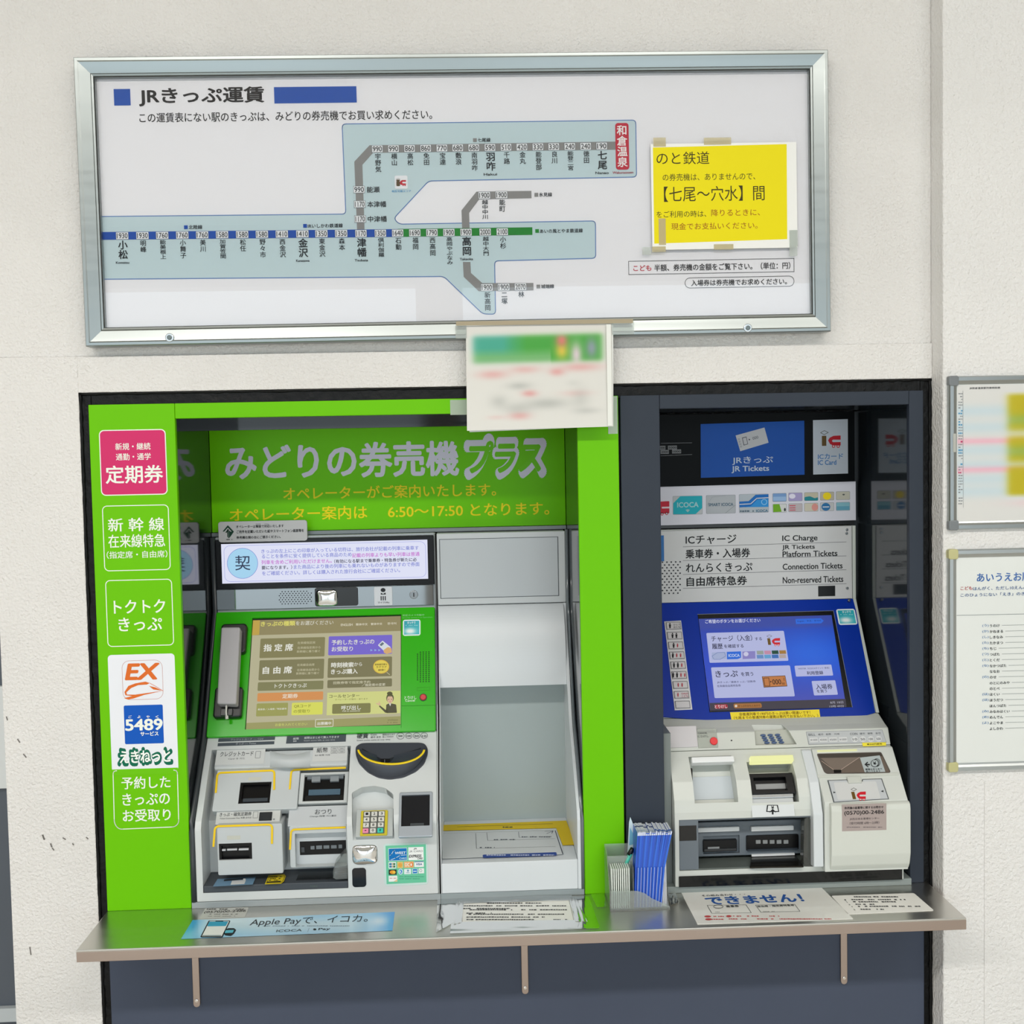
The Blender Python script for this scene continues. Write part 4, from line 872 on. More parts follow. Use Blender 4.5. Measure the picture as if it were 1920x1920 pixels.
chip((852, 772, 996, 866), '#2c3430'); a.oval(925, 818, 52, 34, '#e9a032', 2); a.oval(950, 818, 26, 30, '#f2c44a', 3); a.oval(1068, 808, 42, 52, '#dbeaf4', 1); a.oval(1068, 808, 28, 38, '#2c8ad0', 2); a.text('K', (1052, 808, 1082, 40), '#eef6fb', 3, .03)
chip((1130, 760, 1254, 854), '#eaf2f2'); a.oval(1200, 790, 18, 20, '#7aa6c0', 2); a.dashes(1150, 826, 1240, 14, '#6a9ab4', 2, seed=8, wl=16); chip((1275, 755, 1375, 846), '#d6e8f2'); a.rect((1288, 762, 1364, 838), '#1f7cc8', 2); a.rect((1298, 792, 1354, 810), '#d8e8f4', 3)
chip((1392, 748, 1490, 840), '#eef2f0'); a.oring(1430, 790, 24, 26, 7, '#8a9aa0', 2); chip((852, 885, 1008, 988), '#f0f2ee'); a.dashes(870, 928, 990, 14, '#c04848', 2, seed=7, wl=18); a.poly([(940, 988), (1008, 940), (1008, 988)], '#e8c89a', 2)
a.dashes(1045, 900, 1485, 9, '#2a8a68', 2, seed=11, wl=22); a.dashes(1045, 938, 1430, 9, '#2a8a68', 2, seed=12, wl=22); a.done()

# ---- inside the cavity
BOXM = M('#c3c9cb', .42); BLK = M('#050507', .3, spec=.3)
def pod(name, pl, z, b, h0, h1, slot, r=12, bev=.004, mat=BOXM, sd=.012):
    o = slab(name, pl, z, b, h0, h1, mat, LM, r, bev, holes=[(slot, 2, h1-sd)] if slot else None)
    return o
# label housing across the top with the round coin return chute
lh = slab('label_housing', PL, ZH, (205, 180, 1158, 300), -.03, -.003, BOXM, LM, 14, .003)
ch_ = [lh_ for lh_ in ()]
R = PL.rect(ZH, (590, 150, 900, 300), 0)
vs = []; fs = []; n = 16
for i in range(n+1):
    t = i/n; x = 600+t*290; bul = math.sin(math.pi*t)
    for yy, hh in ((182+30*bul, -.003-.0*bul), (185+28*bul, .012*bul-.003), (300, .012*bul-.003), (302, -.02)): vs.append(pvh(ZH, x, yy, PL, hh))
for i in range(n):
    for k in range(3): b_ = i*4+k; fs.append((b_, b_+4, b_+5, b_+1))
mesh('chute_bulge', vs, fs, LM, BOXM, True)
a = Art('chute_shade', PL, LM, ZH, h=-.0026, rough=.5); a.poly([(600, 170)]+[(600+290*t/10, 182+30*math.sin(math.pi*t/10)) for t in range(11)]+[(890, 150)], '#8e959a', 0) if False else a.rect((700, 182, 702, 184), '#c3c9cb', 0); a.done()
a = Art('slot_label', PL.off(-.003), LM, ZX, h=.0006)
LBL = '#cdd0cf'
a.rect((160, 285, 745, 470), LBL, 0, 10); a.text('クレジットカード', (212, 343, 608, 58), '#484c50', 1, .012); a.text('Card 卡 카드', (308, 400, 508, 22), '#6a6e72', 1, .01); a.ring((634, 310, 694, 394), '#54585c', 1, 6, 4)
a.done(); a = Art('slot_label', PL.off(-.003), LM, ZX, h=.0006)
a.rect((1322, 235, 1735, 430), LBL, 0, 6); a.text('紙幣', (1370, 297, 1502, 60), '#44484c', 1, .012); a.text('Bill 紙幣 지폐', (1350, 358, 1525, 20), '#6a6e72', 1, .01)
for x, y, t in ((1540, 262, '1000'), (1630, 260, '2000'), (1540, 304, '5000'), (1630, 300, '10000')): a.ring((x, y, x+76, y+34), '#54585c', 1, 3, 3); a.text(t, (x+14, y+17, x+62, 13), '#54585c', 1, .01)
a.done()
YL = M('#f4cd00', .45)
def guide(pl, z, pts, h, w=14, name='yellow_guide'):
    Q = [Vector(pl.pt(z, x, y, h)) for x, y in pts]; hw = w*.00095/z[2]/2; Q = [Vector(q) for q in round_poly([tuple(q) for q in Q], .0065, 5)[0:]] if False else Q
    # rounded corners along an open line
    P = [Q[0]]
    for i in range(1, len(Q)-1):
        a_, b_, c_ = Q[i-1], Q[i], Q[i+1]; r = .0075; s_ = b_+(a_-b_).normalized()*r; e_ = b_+(c_-b_).normalized()*r
        for k in range(6): t = k/5; P.append(s_*(1-t)**2+b_*2*t*(1-t)+e_*t*t)
    P.append(Q[-1]); A = []; B = []
    for i, p in enumerate(P):
        d = (P[min(i+1, len(P)-1)]-P[max(i-1, 0)]).normalized(); nn = Vector((-d.y, d.x)); A.append(tuple(p+nn*hw)); B.append(tuple(p-nn*hw))
    n = len(A); vs = [pl.W(u, v, h+k) for k in (.0002, .0012) for u, v in A+B]; fs = []
    for i in range(n-1):
        fs += [(2*n+i, 2*n+i+1, 3*n+i+1, 3*n+i), (i, i+1, 2*n+i+1, 2*n+i), (n+i, n+i+1, 3*n+i+1, 3*n+i)]
    fs += [(0, n, 3*n, 2*n), (n-1, 2*n-1, 4*n-1, 3*n-1)]
    return mesh(name, vs, fs, LM, YL)
# card box and bill box
pod('card_slot_housing', PL, ZX, (145, 520, 1150, 1015), -.03, -.011, (440, 680, 815, 935), 18, .004)
slab('card_slot', PL, ZX, (440, 682, 815, 940), -.0225, -.013, BLK, LM, 8, .0015, holes=[((475, 712, 790, 880), 3, -.020)])
slab('slot_lip', PL, ZX, (480, 870, 780, 912), -.019, -.0105, M('#3d444b', .15), LM, 8, .002)
slab('paper_tag', PL, ZX, (548, 622, 702, 660), -.0112, -.0108, M('#c9cabd', .6), LM, 0, 0)
slab('bill_slot_frame', PL, ZX, (1160, 560, 1745, 930), -.03, -.0135, M('#c6cbcb', .42), LM, 6, .0015, holes=[((1210, 590, 1700, 905), 3, -.027)])
slab('bill_slot', PL, ZX, (1208, 588, 1702, 905), -.0275, -.022, BLK, LM, 0, 0)
slab('slot_roof', PL, ZX, (1255, 600, 1690, 640), -.022, -.017, M('#6d757a', .3), LM, 0, .0005)
for b in ((1308, 612, 1412, 675), (1530, 608, 1634, 668)): slab('slot_guide', PL, ZX, b, -.021, -.0155, M('#8a9196', .35), LM, 3, .0006)
slab('bill_tray', PL, ZX, (1270, 765, 1650, 835), -.021, -.0165, M('#4a6476', .3), LM, 4, .001); slab('bill_tray_lip', PL, ZX, (1225, 840, 1690, 905), -.021, -.0140, M('#101214', .2), LM, 4, .001)
guide(PL, ZX, [(158, 812), (178, 574), (862, 542), (858, 775)], -.0108, 24); guide(PL, ZX, [(1045, 770), (1065, 538), (1718, 512)], -.0108, 22)
# label shelf in the middle
LS = PL.off(-.016)
slab('middle_label_plate', PL, ZX, (160, 1020, 930, 1180), -.03, -.016, M('#c9ccc9', .42), LM, 8, .001); slab('change_label_plate', PL, ZX, (1030, 965, 1735, 1200), -.03, -.018, M('#c2c7ca', .42), LM, 8, .001)
a = Art('slot_label', LS, LM, ZX, h=.0004)
a.text('きっぷ・磁気定期券', (205, 1066, 586, 46), '#4a4e50', 0, .012); a.text('Ticket Commuter Pass 车票 승차권', (205, 1112, 582, 20), '#6a6e70', 0, .008); a.ring((605, 1036, 664, 1112), '#55595c', 0, 3, 3); a.rect((845, 1118, 866, 1136), '#8a8e8e', 0)
a.done()
slab('count_display', LS, ZX, (678, 1040, 832, 1142), 0, .0012, M('#2b2f33', .15), LM, 6, .0004)
a = Art('slot_label', PL.off(-.018), LM, ZX, h=.0004); a.text('おつり', (1348, 1036, 1545, 60), '#4a4e50', 0, .006); a.text('Change 找零 거스름돈', (1285, 1090, 1605, 24), '#6a6e70', 0, .008); a.done()
# lower row, upright
PV2 = vplane(.018)
pod('ticket_outlet_housing', PV2, ZY, (175, 230, 960, 830), -.04, .012, (195, 455, 592, 655), 20, .003, BOXM, .014)
slab('ticket_outlet', PV2, ZY, (195, 452, 594, 658), -.002, .008, BLK, LM, 4, .001, holes=[((225, 480, 560, 640), 3, .001)])
for b in ((232, 530, 275, 548), (292, 524, 412, 542), (432, 520, 552, 540)): slab('outlet_bar', PV2, ZY, b, .003, .0075, M('#c8ccd0', .3), LM, 0, .0003)
slab('paper_tag', PV2, ZY, (292, 365, 452, 412), .0118, .0123, M('#c4c6bb', .6), LM, 0, 0)
q = [PV2.pt(ZY, x, y, .012) for x, y in ((600, 420), (735, 290), (740, 812), (610, 650))]
slab('change_housing', PV2, ZY, (1045, 240, 1735, 740), -.04, .004, BOXM, LM, 24, .004, holes=[((1110, 330, 1725, 732), 10, -.034)])
slab('change_back', PV2, ZY, (1108, 328, 1727, 734), -.033, -.0115, M('#c6cccf', .42), LM, 0, 0, holes=[((1165, 425, 1722, 590), 2, -.026)])
slab('change_slot', PV2, ZY, (1160, 420, 1725, 594), -.018, -.0125, BLK, LM, 4, .001)
for b in ((1295, 490, 1342, 530), (1362, 484, 1432, 526), (1450, 482, 1520, 520), (1540, 480, 1608, 518), (1630, 474, 1674, 516)): slab('slot_roller', PV2, ZY, b, -.013, -.0105, M('#6f777c', .35), LM, 2, .0004)
slab('slot_roller', PV2, ZY, (1182, 505, 1222, 565), -.013, -.0105, M('#3a3f44', .35), LM, 2, .0004)
guide(PV2, ZY, [(130, 495), (150, 250), (835, 228), (832, 460)], .0125, 24); guide(PV2, ZY, [(1048, 530), (1062, 290), (1715, 262)], .0045, 22)
# dark outlet tray
TR = M('#40464d', .45)
trb = prism('outlet_tray', [(YC-.0005, zf), (.05, zf+.002), (.056, zf+.004), (.056, zf-.012), (YC-.0005, bot)], cu0+.0005, cu1-.0005, TR, LM, .0015)
TPh = hplane(zf+.0008)
cup = box('coin_cup', *(lambda A, B: (A[0], B[0]))(TPh.pt(ZY, 1120, 900), TPh.pt(ZY, 1722, 870)), .008, .048, zf-.0, zf+.0018, M('#0c0e11', .25), LM, .0005)
a = Art('tray_stickers', TPh, LM, ZY, h=.0014)
a.poly([(180, 882), (640, 858), (600, 950), (122, 975)], '#6f93b0', 0); a.poly([(262, 890), (510, 872), (500, 890), (250, 912)], '#2c3238', 1); a.poly([(352, 905), (520, 895), (500, 945), (335, 955)], '#d6dadb', 1); a.oval(500, 888, 16, 10, '#e6e6e2', 2)
a.poly([(792, 838), (980, 826), (998, 850), (975, 910), (940, 940), (745, 948)], '#e8d22c', 0); a.poly([(800, 846), (972, 834), (986, 852), (966, 906), (936, 932), (762, 940)], '#e8d22c', 2); a.stroke([(806, 848), (972, 836), (986, 854), (964, 906), (936, 930), (764, 938)], '#3a3620', 3, 5, closed=True)
a.dashes(812, 862, 950, 14, '#5c5420', 3, seed=3, wl=20); a.dashes(806, 882, 950, 14, '#5c5420', 3, seed=4, wl=20); a.dashes(795, 902, 910, 12, '#5c5420', 3, seed=5, wl=24); a.poly([(772, 918), (940, 908), (935, 926), (765, 934)], '#3a3620', 3)
a.done()
a = Art('faded_label', PV, LM, ZY, h=.0011); a.dashes(1290, 970, 1415, 26, '#55605f', 0, seed=4, wl=24); a.done()
# clear corner guard over the cup
cgp = [(1735, 585), (1690, 590), (1580, 720), (1560, 800), (1562, 880), (1600, 900), (1735, 892)]
slab_uv('clear_guard', PV, [PV.pt(ZY, x, y, .004) for x, y in cgp], -.03, .004, CLEAR('clear_plastic', '#eef2f0', '#eef2f0', .12, .03), LM, .004, 2)
# base trim, silver edges
boxes('base_trim', [(OL+.001, LX1+.0035, -.0025, .26, ZSH, -.7885)], M('#9aa3a6', .4), LM, .001)
PROFL = [(YD-.002, ZD0), (YD-.002, ZD1), (YB-.002, ZB_), (.06, -.578), (.0, -.644), (-.004, -.66), (-.003, -.788)]
tube('edge_seal', [(LX0-.0055, y+.004, z) for y, z in PROFL], .0052, M('#3c4246', .35), LM)
tube('edge_trim', [(LX1+.0012, y+.001, z) for y, z in PROFL], .0011, M('#cfd4d4', .3), LM)

# ------------------------------------------------------------ document reading desk to the right of it
DM = thing('document_scanner', 'pale grey document reading booth with an empty white tray and yellow corner strip', 'machine')
DX0, DX1 = -.0615, .1935
LGY = M('#c3c9cc', .4); LGW = M('#d9dfe3', .36)
box('upper_body', DX0, DX1, .2205, .272, -.292, -.1495, LGY, DM, .0012)
PU = vplane(.2205)
sd_ = slab('service_door', PU, ZI, (183, 1158, 1065, 1596), 0, .0012, M('#b9c0c5', .4), DM, 0, .0003)
a = Art('door_gap', PU, DM, ZI, h=.0003); a.ring((178, 1154, 1070, 1600), '#4c5358', 0, 0, 5); a.done()
side = [(.2205, -.293), (.13, -.50), (.118, -.518), (.06, -.5775), (.001, -.645), (YC, -.66), (YC, -.788), (.272, -.788), (.272, -.293)]
prism('side_cheek', side, DX1-.006, DX1, LGW, DM, .0008)
prism('side_cheek', side, DX0, DX0+.0015, LGW, DM, .0004)
box('back_panel', DX0+.0015, DX1-.006, .232, .24, -.74, -.293, M('#a6b2b2', .5), DM, 0)
# hood: a quarter round cover hanging over the desk
hz = -vplane(.168).pt(ZJ, 580, 307)[1]
hood = [(.2205, -.2935)]
for k in range(1, 25):
    t = k/24*math.pi/2; hood.append((.2205-.0525*math.sin(t*1.0), -.2935-(abs(hz)-.2935)*.9*(1-math.cos(t*.9999))**.8))
hood += [(.168, hz), (.171, hz), (.232, hz+.01), (.232, -.2935)]
hd = prism('hood', hood, DX0+.0016, DX1-.0062, LGW, DM, 0)
for p in hd.data.polygons: p.use_smooth = False
tz = -vplane(YC).pt(ZJ, 620, 1478)[1]
prism('tray', [(YC, tz), (.232, tz+.001), (.232, -.788), (YC, -.788)], DX0+.0016, DX1-.0062, LGW, DM, .0015)
TPp = hplane(tz+.001)
a = Art('tray_marking', TPp, DM, ZJ, h=.0008)
a.poly([(176, 1233), (1002, 1204), (1063, 1366), (978, 1368), (935, 1254), (176, 1272)], '#e3c400', 0)
a.stroke([(276, 1246), (910, 1225)], '#23262c', 1, 5); a.dashes(545, 1248, 650, 8, '#5a5418', 1, seed=2, wl=22)
a.poly([(176, 1276), (930, 1257), (975, 1368), (980, 1430), (176, 1460)], '#d6dbdd', 1)
a.stroke([(180, 1290), (920, 1270)], '#505a64', 2, 2); a.stroke([(398, 1290), (403, 1392), (930, 1378)], '#3c4450', 2, 3); a.stroke([(472, 1286), (478, 1338), (925, 1325)], '#3c4450', 2, 3); a.stroke([(683, 1280), (688, 1318), (905, 1310)], '#3c4450', 2, 3)
a.dashes(425, 1385, 525, 7, '#4a5260', 2, seed=5, wl=14); a.dashes(500, 1332, 662, 7, '#4a5260', 2, seed=6, wl=14); a.dashes(705, 1314, 900, 7, '#4a5260', 2, seed=7, wl=14)
a.stroke([(928, 1272), (980, 1430)], '#28324c', 2, 6); a.stroke([(860, 1277), (914, 1274), (905, 1290)], '#28324c', 2, 5); a.stroke([(914, 1274), (872, 1292)], '#28324c', 2, 5)
a.rect((445, 1424, 940, 1446), '#2c4a9a', 2, 10); a.dashes(470, 1436, 920, 9, '#c9d2ec', 3, seed=9, wl=16); a.done()
boxes('base_trim', [(LX1+.0036, OR_-.001, -.0015, .26, ZSH, -.7885)], M('#8f9a9d', .4), DM, .001)
tube('edge_trim', [(DX0-.002, y+.003, z) for y, z in [(YD-.015, ZD0), (YD-.015, ZD1), (YB-.002, ZB_), (.06, -.578), (.0, -.644), (-.003, -.66), (-.002, -.788)]], .0018, M('#101214', .4), DM)
sealp = [(.214, -.146), (.214, -.29), (.2, -.32), (.115, -.505), (.056, -.572), (.003, -.64), (-.003, -.66), (-.003, -.788)]
tube('edge_seal', [(DX1+.0028, y+.002, z) for y, z in sealp], .0034, CLEAR('sealing_tube', '#b8c0c4', '#8e989e', .6, .1), DM)

# ------------------------------------------------------------ right ticket machine
RM = thing('ticket_machine', 'right ticket machine with dark blue touch panel and ivory coin unit', 'machine')
RX0, RX1 = .3635, .785
box('head_board', DL+.001, RX1+.0, .236, .262, -.137, ZO_, M('#080b0d', .35, spec=.08), RM, .0008)
a = Art('head_prints', vplane(.236), RM, ZK, h=.0005, rough=.35)
a.poly([(496, 328), (1344, 300), (1346, 742), (498, 768)], '#0558be', 0); a.poly([(1415, 296), (1700, 287), (1702, 732), (1417, 741)], '#d3dbe6', 0)
a.poly([(782, 421), (1018, 356), (1052, 480), (820, 550)], '#d9dade', 1); a.poly([(834, 440), (870, 430), (884, 492), (848, 503)], '#3c4254', 2); a.poly([(839, 444), (867, 436), (879, 489), (852, 497)], '#d9dade', 3)
a.poly([(888, 447), (903, 454), (891, 463)], '#3c4254', 2); a.rot('000', 944, 440, 54, 14, '#3c4254', 2, 0)
for i in range(4): a.rot('▦' if False else '日', 808+i*6, 452+i*20, 13, -76, '#5a6478', 2, 0)
a.text('JRきっぷ', (755, 626, 1087, 66), '#d8e6f4', 1, .01); a.text('JR Tickets', (750, 698, 1055, 56), '#d8e6f4', 1, .02)
def ic(z, x0, y0, s_, l=1, diamond='#5a5a52'):
    a.rect((x0, y0, x0+s_*.23, y0+s_*.52), '#6b5120', l, 0, z); X = x0+s_*.32
    a.poly([(X+s_*.65, y0-s_*.02), (X+s_*.28, y0), (X+s_*.08, y0+s_*.1), (X, y0+s_*.24), (X+s_*.1, y0+s_*.42), (X+s_*.25, y0+s_*.5), (X+s_*.65, y0+s_*.5), (X+s_*.65, y0+s_*.32), (X+s_*.25, y0+s_*.33), (X+s_*.2, y0+s_*.26), (X+s_*.25, y0+s_*.2), (X+s_*.65, y0+s_*.2)], '#cf2030', l, 0, z)
    for dx in (.28, .52): a.oval(X+s_*dx, y0+s_*.54, s_*.07, s_*.07, '#e8e8ea', l+1, z, 14); a.oring(X+s_*dx, y0+s_*.54, s_*.085, s_*.085, s_*.04, '#cf2030', l+2, z, 14)
    a.stroke([(x0-s_*.07, y0-s_*.16), (x0+s_*.13, y0-s_*.27), (x0+s_*.33, y0-s_*.17), (x0+s_*.12, y0-s_*.06)], diamond, l, s_*.03, z, True)
ic(ZK, 1488, 424, 158)
a.text('ICカード', (1456, 592, 1660, 44), '#2f7cc0', 1, .012); a.text('IC Card', (1456, 642, 1605, 38), '#2f7cc0', 1, .02)
a.stroke([(170, 485), (425, 481)], '#9a9c9e', 0, 3); a.stroke([(170, 587), (425, 577)], '#9a9c9e', 0, 3)
for x0, x1, y, t in ((160, 208, 522, '000'), (228, 302, 520, '5000'), (168, 236, 556, '2000'), (262, 336, 552, '1000')): a.rect((x0, y-16, x1, y+16), '#8c8e90', 1); a.text(t, (x0+6, y, x1-5, 16), '#1c1e20', 2, .02)
a.done()
a = Art('card_strip', vplane(.2355), RM, ZK, h=.0006, rough=.4)
a.poly([(165, 842), (1764, 797), (1766, 1114), (165, 1157)], '#cfd1dc', 0)
def kard(b, c): 
    x0, y0, x1, y1 = b; a.rect(b, '#8f959c', 1, 8); a.rect((x0+3, y0+3, x1-3, y1-3), c, 2, 7)
a.poly([(165, 962), (240, 958), (240, 1058), (165, 1062)], '#b81e34', 1, 8); a.rect((178, 1004, 240, 1018), '#d8c8d0', 2); a.oval(180, 1064, 12, 12, '#b81e34', 1); a.oval(218, 1060, 12, 12, '#b81e34', 1); a.oval(180, 1064, 6, 6, '#cfd1dc', 2); a.oval(218, 1060, 6, 6, '#cfd1dc', 2)
kard((268, 915, 511, 1068), '#b3b9bc'); a.poly([(330, 918), (508, 916), (508, 1015), (455, 1064), (272, 1066), (272, 975)], '#17a4b4', 3, 6); a.text('ICOCA', (305, 988, 477, 40), '#9ac6cc', 4, .03); a.poly([(372, 1030), (390, 1024), (408, 1030), (390, 1050)], '#8fb8bc', 4)
kard((540, 908, 782, 1060), '#a9afb5'); a.stroke([(548, 990), (590, 925), (700, 915)], '#8a9096', 3, 2); a.stroke([(700, 1055), (780, 990)], '#7a8086', 3, 3); a.text('SMART ICOCA', (560, 986, 762, 24), '#4f6a7c', 4, .03)
kard((810, 900, 1053, 1053), '#a9b4bd'); a.poly([(812, 962), (888, 958), (945, 906), (1050, 902), (1050, 965), (980, 968), (945, 1000), (814, 1010)], '#1565b4', 3); a.poly([(850, 1008), (905, 1000), (960, 945), (1050, 940), (1050, 1005)], '#2a8ad0', 4); a.stroke([(815, 985), (905, 980), (955, 935), (1050, 930)], '#c6ccd4', 5, 8); a.text('ICOCA', (950, 1037, 1045, 20), '#3c6a88', 4, .03); a.dashes(818, 1040, 930, 16, '#5a6a78', 4, seed=3, wl=18); a.oring(1015, 965, 24, 24, 5, '#8cc4ea', 6)
cc = [('#6f94c4', 1084, 893), ('#9f97c4', 1214, 889), ('#b8b4a0', 1343, 886), ('#b3ad9e', 1473, 882), ('#b9b9ac', 1603, 878), ('#c9cdcc', 1085, 981), ('#b5aeb2', 1214, 977), ('#c4c0b0', 1343, 973), ('#bcc0c2', 1473, 969), ('#7fb2c0', 1603, 966)]
for c, x, y in cc: kard((x, y, x+115, y+70), c)
a.rect((1088, 922, 1195, 955), '#8fb0d6', 3); a.oval(1245, 918, 26, 20, '#d8d8e8', 3); a.poly([(1345, 925), (1390, 918), (1430, 935), (1455, 925), (1455, 953), (1346, 954)], '#1e7f8a', 3, 10); a.oval(1530, 917, 34, 30, '#e6cf1c', 3); a.oval(1665, 905, 10, 6, '#50585a', 3)
a.poly([(1088, 985), (1140, 983), (1158, 1045), (1090, 1048)], '#6aa41c', 3); a.oval(1185, 1028, 8, 14, '#30363a', 3)
for y in (992, 1010, 1028): a.rect((1222, y, 1272, y+7), '#c04a5c', 3)
a.oval(1430, 1008, 26, 30, '#d08f88', 3); a.oval(1520, 1005, 36, 32, '#2d6fa4', 3); a.rect((1494, 1002, 1546, 1009), '#d8e0e8', 4); a.rect((1608, 1000, 1712, 1030), '#5f9cb4', 3); a.done()
box('gap_strip', DL+.001, RX1+.0, .24, .262, ZD0-.002, -.1372, M('#050606', .3), RM, .0004)
# ticket list plate
prism('upper_body', [(YD+.001, ZD0-.004), (YD+.001, -.30), (YB-.009, -.506), (.272, -.506), (.272, ZD0-.004)], RX0-.012, RX1, M('#b9c0bc', .4), RM, .0015)
PW = vplane(YD)
ub = PW.pt(ZK, 1737, 1450)[0]
slab_uv('list_plate', PW, [PW.pt(ZK, x, y, .003) for x, y in ((160, 1204), (1732, 1161), (1738, 1755), (160, 1792))], 0, .003, M('#c9cbcc', .4), RM, .0008)
P3 = PW.off(.003)
a = Art('list_text', P3, RM, ZK)
IK = '#16181c'
for t, b, bo in (('ICチャージ', (374, 1272, 788, 72), .012), ('乗車券・入場券', (374, 1385, 900, 74), .018), ('れんらくきっぷ', (376, 1500, 918, 72), .012), ('自由席特急券', (382, 1612, 874, 74), .018), ('IC Charge', (1165, 1266, 1451, 58), .014), ('JR Tickets', (1163, 1338, 1429, 44), .014), ('Platform Tickets', (1167, 1388, 1614, 46), .014), ('Connection Tickets', (1168, 1490, 1656, 48), .014), ('Non-reserved Tickets', (1168, 1600, 1662, 50), .014)): a.text(t, b, IK, 1, bo)
for y0, y1 in ((1332, 1292), (1445, 1406), (1558, 1520), (1672, 1634)): a.stroke([(352, y0), (1688, y1)], '#3a3a44', 0, 3)
a.poly([(160, 1240), (195, 1238), (198, 1450), (160, 1452)], '#3570b0', 0)
for j in range(12):
    for i in range(5):
        if j % 2 and i == 4: continue
        a.oval(184+(18 if j % 2 else 0)+i*36, 1458+j*23.2-i*.8, 7, 6, '#2a2c34', 1, n=10)
a.done()
slab('sensor_window', P3, ZK, (1459, 1652, 1597, 1736), 0, .001, BLK, RM, 0, .0003)
for x, y in ((1693, 1192), (1696, 1670), (1705, 1778), (1690, 1222)):
    pl_ = P3 if y < 1700 else PT
    u, v = pl_.pt(ZK, x, y, .001); slab_uv('screw', pl_, [(u+.0028*math.cos(t*math.pi/6), v+.0028*math.sin(t*math.pi/6)) for t in range(12)], 0, .002 if y < 1700 else .008, M('#8c8f90', .25, metal=1), RM, .0006)
# slanted blue panel
PB = splane(YD, -.3005, YB-.009, -.506)
prism('side_rim', [(YD-.003, -.30), (YB-.0125, -.506), (YB+.03, -.506), (YD+.002, -.36)], RX1-.006, RX1+.0002, M('#c3cac4', .4), RM, .0008)
prism('side_rim', [(YD-.003, ZD0-.004), (YD-.003, -.3005), (YD+.002, -.3005), (YD+.002, ZD0-.004)], RX1-.006, RX1+.0002, M('#c3cac4', .4), RM, .0006)
BQ = [(70, 118), (1457, 86), (1478, 165), (1618, 905), (1560, 925), (1180, 965), (985, 975), (960, 990), (735, 990), (720, 975), (400, 960), (60, 935)]
blu = slab_uv('touch_panel_frame', PB, [PB.pt(ZL, x, y, .003) for x, y in BQ], 0, .003, M('#04309c', .3, spec=.2), RM, .0006)
PBs = PB.off(.003)
fr_ = slab_uv('screen_frame', PBs, [PBs.pt(ZL, x, y) for x, y in ((338, 200), (1316, 174), (1452, 868), (424, 905))], 0, .0012, M('#0b0d12', .2), RM, .0004)
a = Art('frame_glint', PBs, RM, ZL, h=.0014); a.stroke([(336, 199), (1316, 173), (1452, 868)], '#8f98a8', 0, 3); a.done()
a = Art('touch_screen', PBs, RM, ZL, h=.0015, lit=.85, step=.00012)
SQ = [PBs.pt(ZL, x, y, .0014) for x, y in ((345, 232), (1302, 205), (1408, 868), (428, 893))]
def bfn(s, t):
    c = mixc((34, 62, 168), (20, 66, 196), min(1, t*2.2)); c = mixc(c, (10, 100, 226), .9*blob(s, t, .8, .42, .35, .28)); c = mixc(c, (62, 70, 176), min(max((t-.62)*3.5, 0), 1)*.8)
    return mixc(c, (56, 72, 160), .7*(t < .12))
sb = ink_sheet('screen_backlight', PBs, (0, 0, 1, 1), 0, bfn, 24, 20, RM, VC(.85, .3))
for k, v in enumerate(sb.data.vertices):
    s_, t_ = (k % 25)/24, (k//25)/20; v.co = PBs.W((SQ[0][0]*(1-s_)+SQ[1][0]*s_)*(1-t_)+(SQ[3][0]*(1-s_)+SQ[2][0]*s_)*t_, (SQ[0][1]*(1-s_)+SQ[1][1]*s_)*(1-t_)+(SQ[3][1]*(1-s_)+SQ[2][1]*s_)*t_, .0015)
PLB = '#b9bfe8'; DK = '#2a2c4c'
a.text('ご希望のボタンをお選びください', (392, 247, 790, 27), '#dfe2f6', 3, .014)
a.poly([(1042, 233), (1225, 228), (1246, 246), (1228, 264), (1046, 270)], '#2c6ce0', 3); a.text('English・中文・한국어', (1056, 248, 1224, 14), '#14307a', 4, .01)
a.poly([(400, 334), (958, 318), (992, 534), (424, 549)], PLB, 3, 10); a.poly([(434, 582), (1002, 567), (1038, 790), (460, 803)], PLB, 3, 10); a.poly([(1035, 570), (1300, 561), (1314, 640), (1046, 648)], PLB, 3, 8); a.poly([(1158, 680), (1328, 674), (1348, 778), (1176, 784)], PLB, 3, 8)
a.text('チャージ（入金）', (436, 372, 730, 42), DK, 4, .01); a.text('する', (750, 376, 800, 22), DK, 4, .01); a.text('履歴', (442, 430, 518, 38), DK, 4, .016); a.text('を確認する', (528, 428, 668, 26), DK, 4, .014)
ic(ZL, 842, 372, 92, 4)
a.poly([(440, 475), (545, 470), (545, 520), (440, 526)], '#a8b4d8', 4); a.stroke([(442, 500), (480, 476), (530, 474), (540, 500), (500, 524), (455, 524)], '#6078b0', 5, 3, closed=True); a.poly([(548, 470), (650, 466), (650, 512), (625, 522), (549, 524)], '#2a6cdc', 4); a.text('ICOCA', (560, 496, 640, 20), '#c8d8f8', 5, .03); a.poly([(660, 468), (752, 464), (754, 518), (662, 522)], '#8c86c8', 4); a.oval(686, 486, 18, 16, '#d0d0ec', 5)
for i, c in enumerate(('#9aa49c', '#c890ac', '#1e4c3c', '#a87c3c', '#6890c8', '#64a4d4', '#3c70b8', '#b8a8a4')): x = 764+(i % 4)*54; y = 462+(i//4)*30; a.rect((x, y-(x-764)*.02, x+48, y+26-(x-764)*.02), c, 4)
a.text('きっぷ', (466, 628, 626, 46), DK, 4, .014); a.text('を買う', (650, 630, 738, 28), DK, 4, .014); a.text('JRきっぷ／連絡きっぷ／回数券', (478, 687, 756, 17), '#44486c', 4, .01); a.text('在来線自由席特急券', (478, 714, 648, 17), '#44486c', 4, .01)
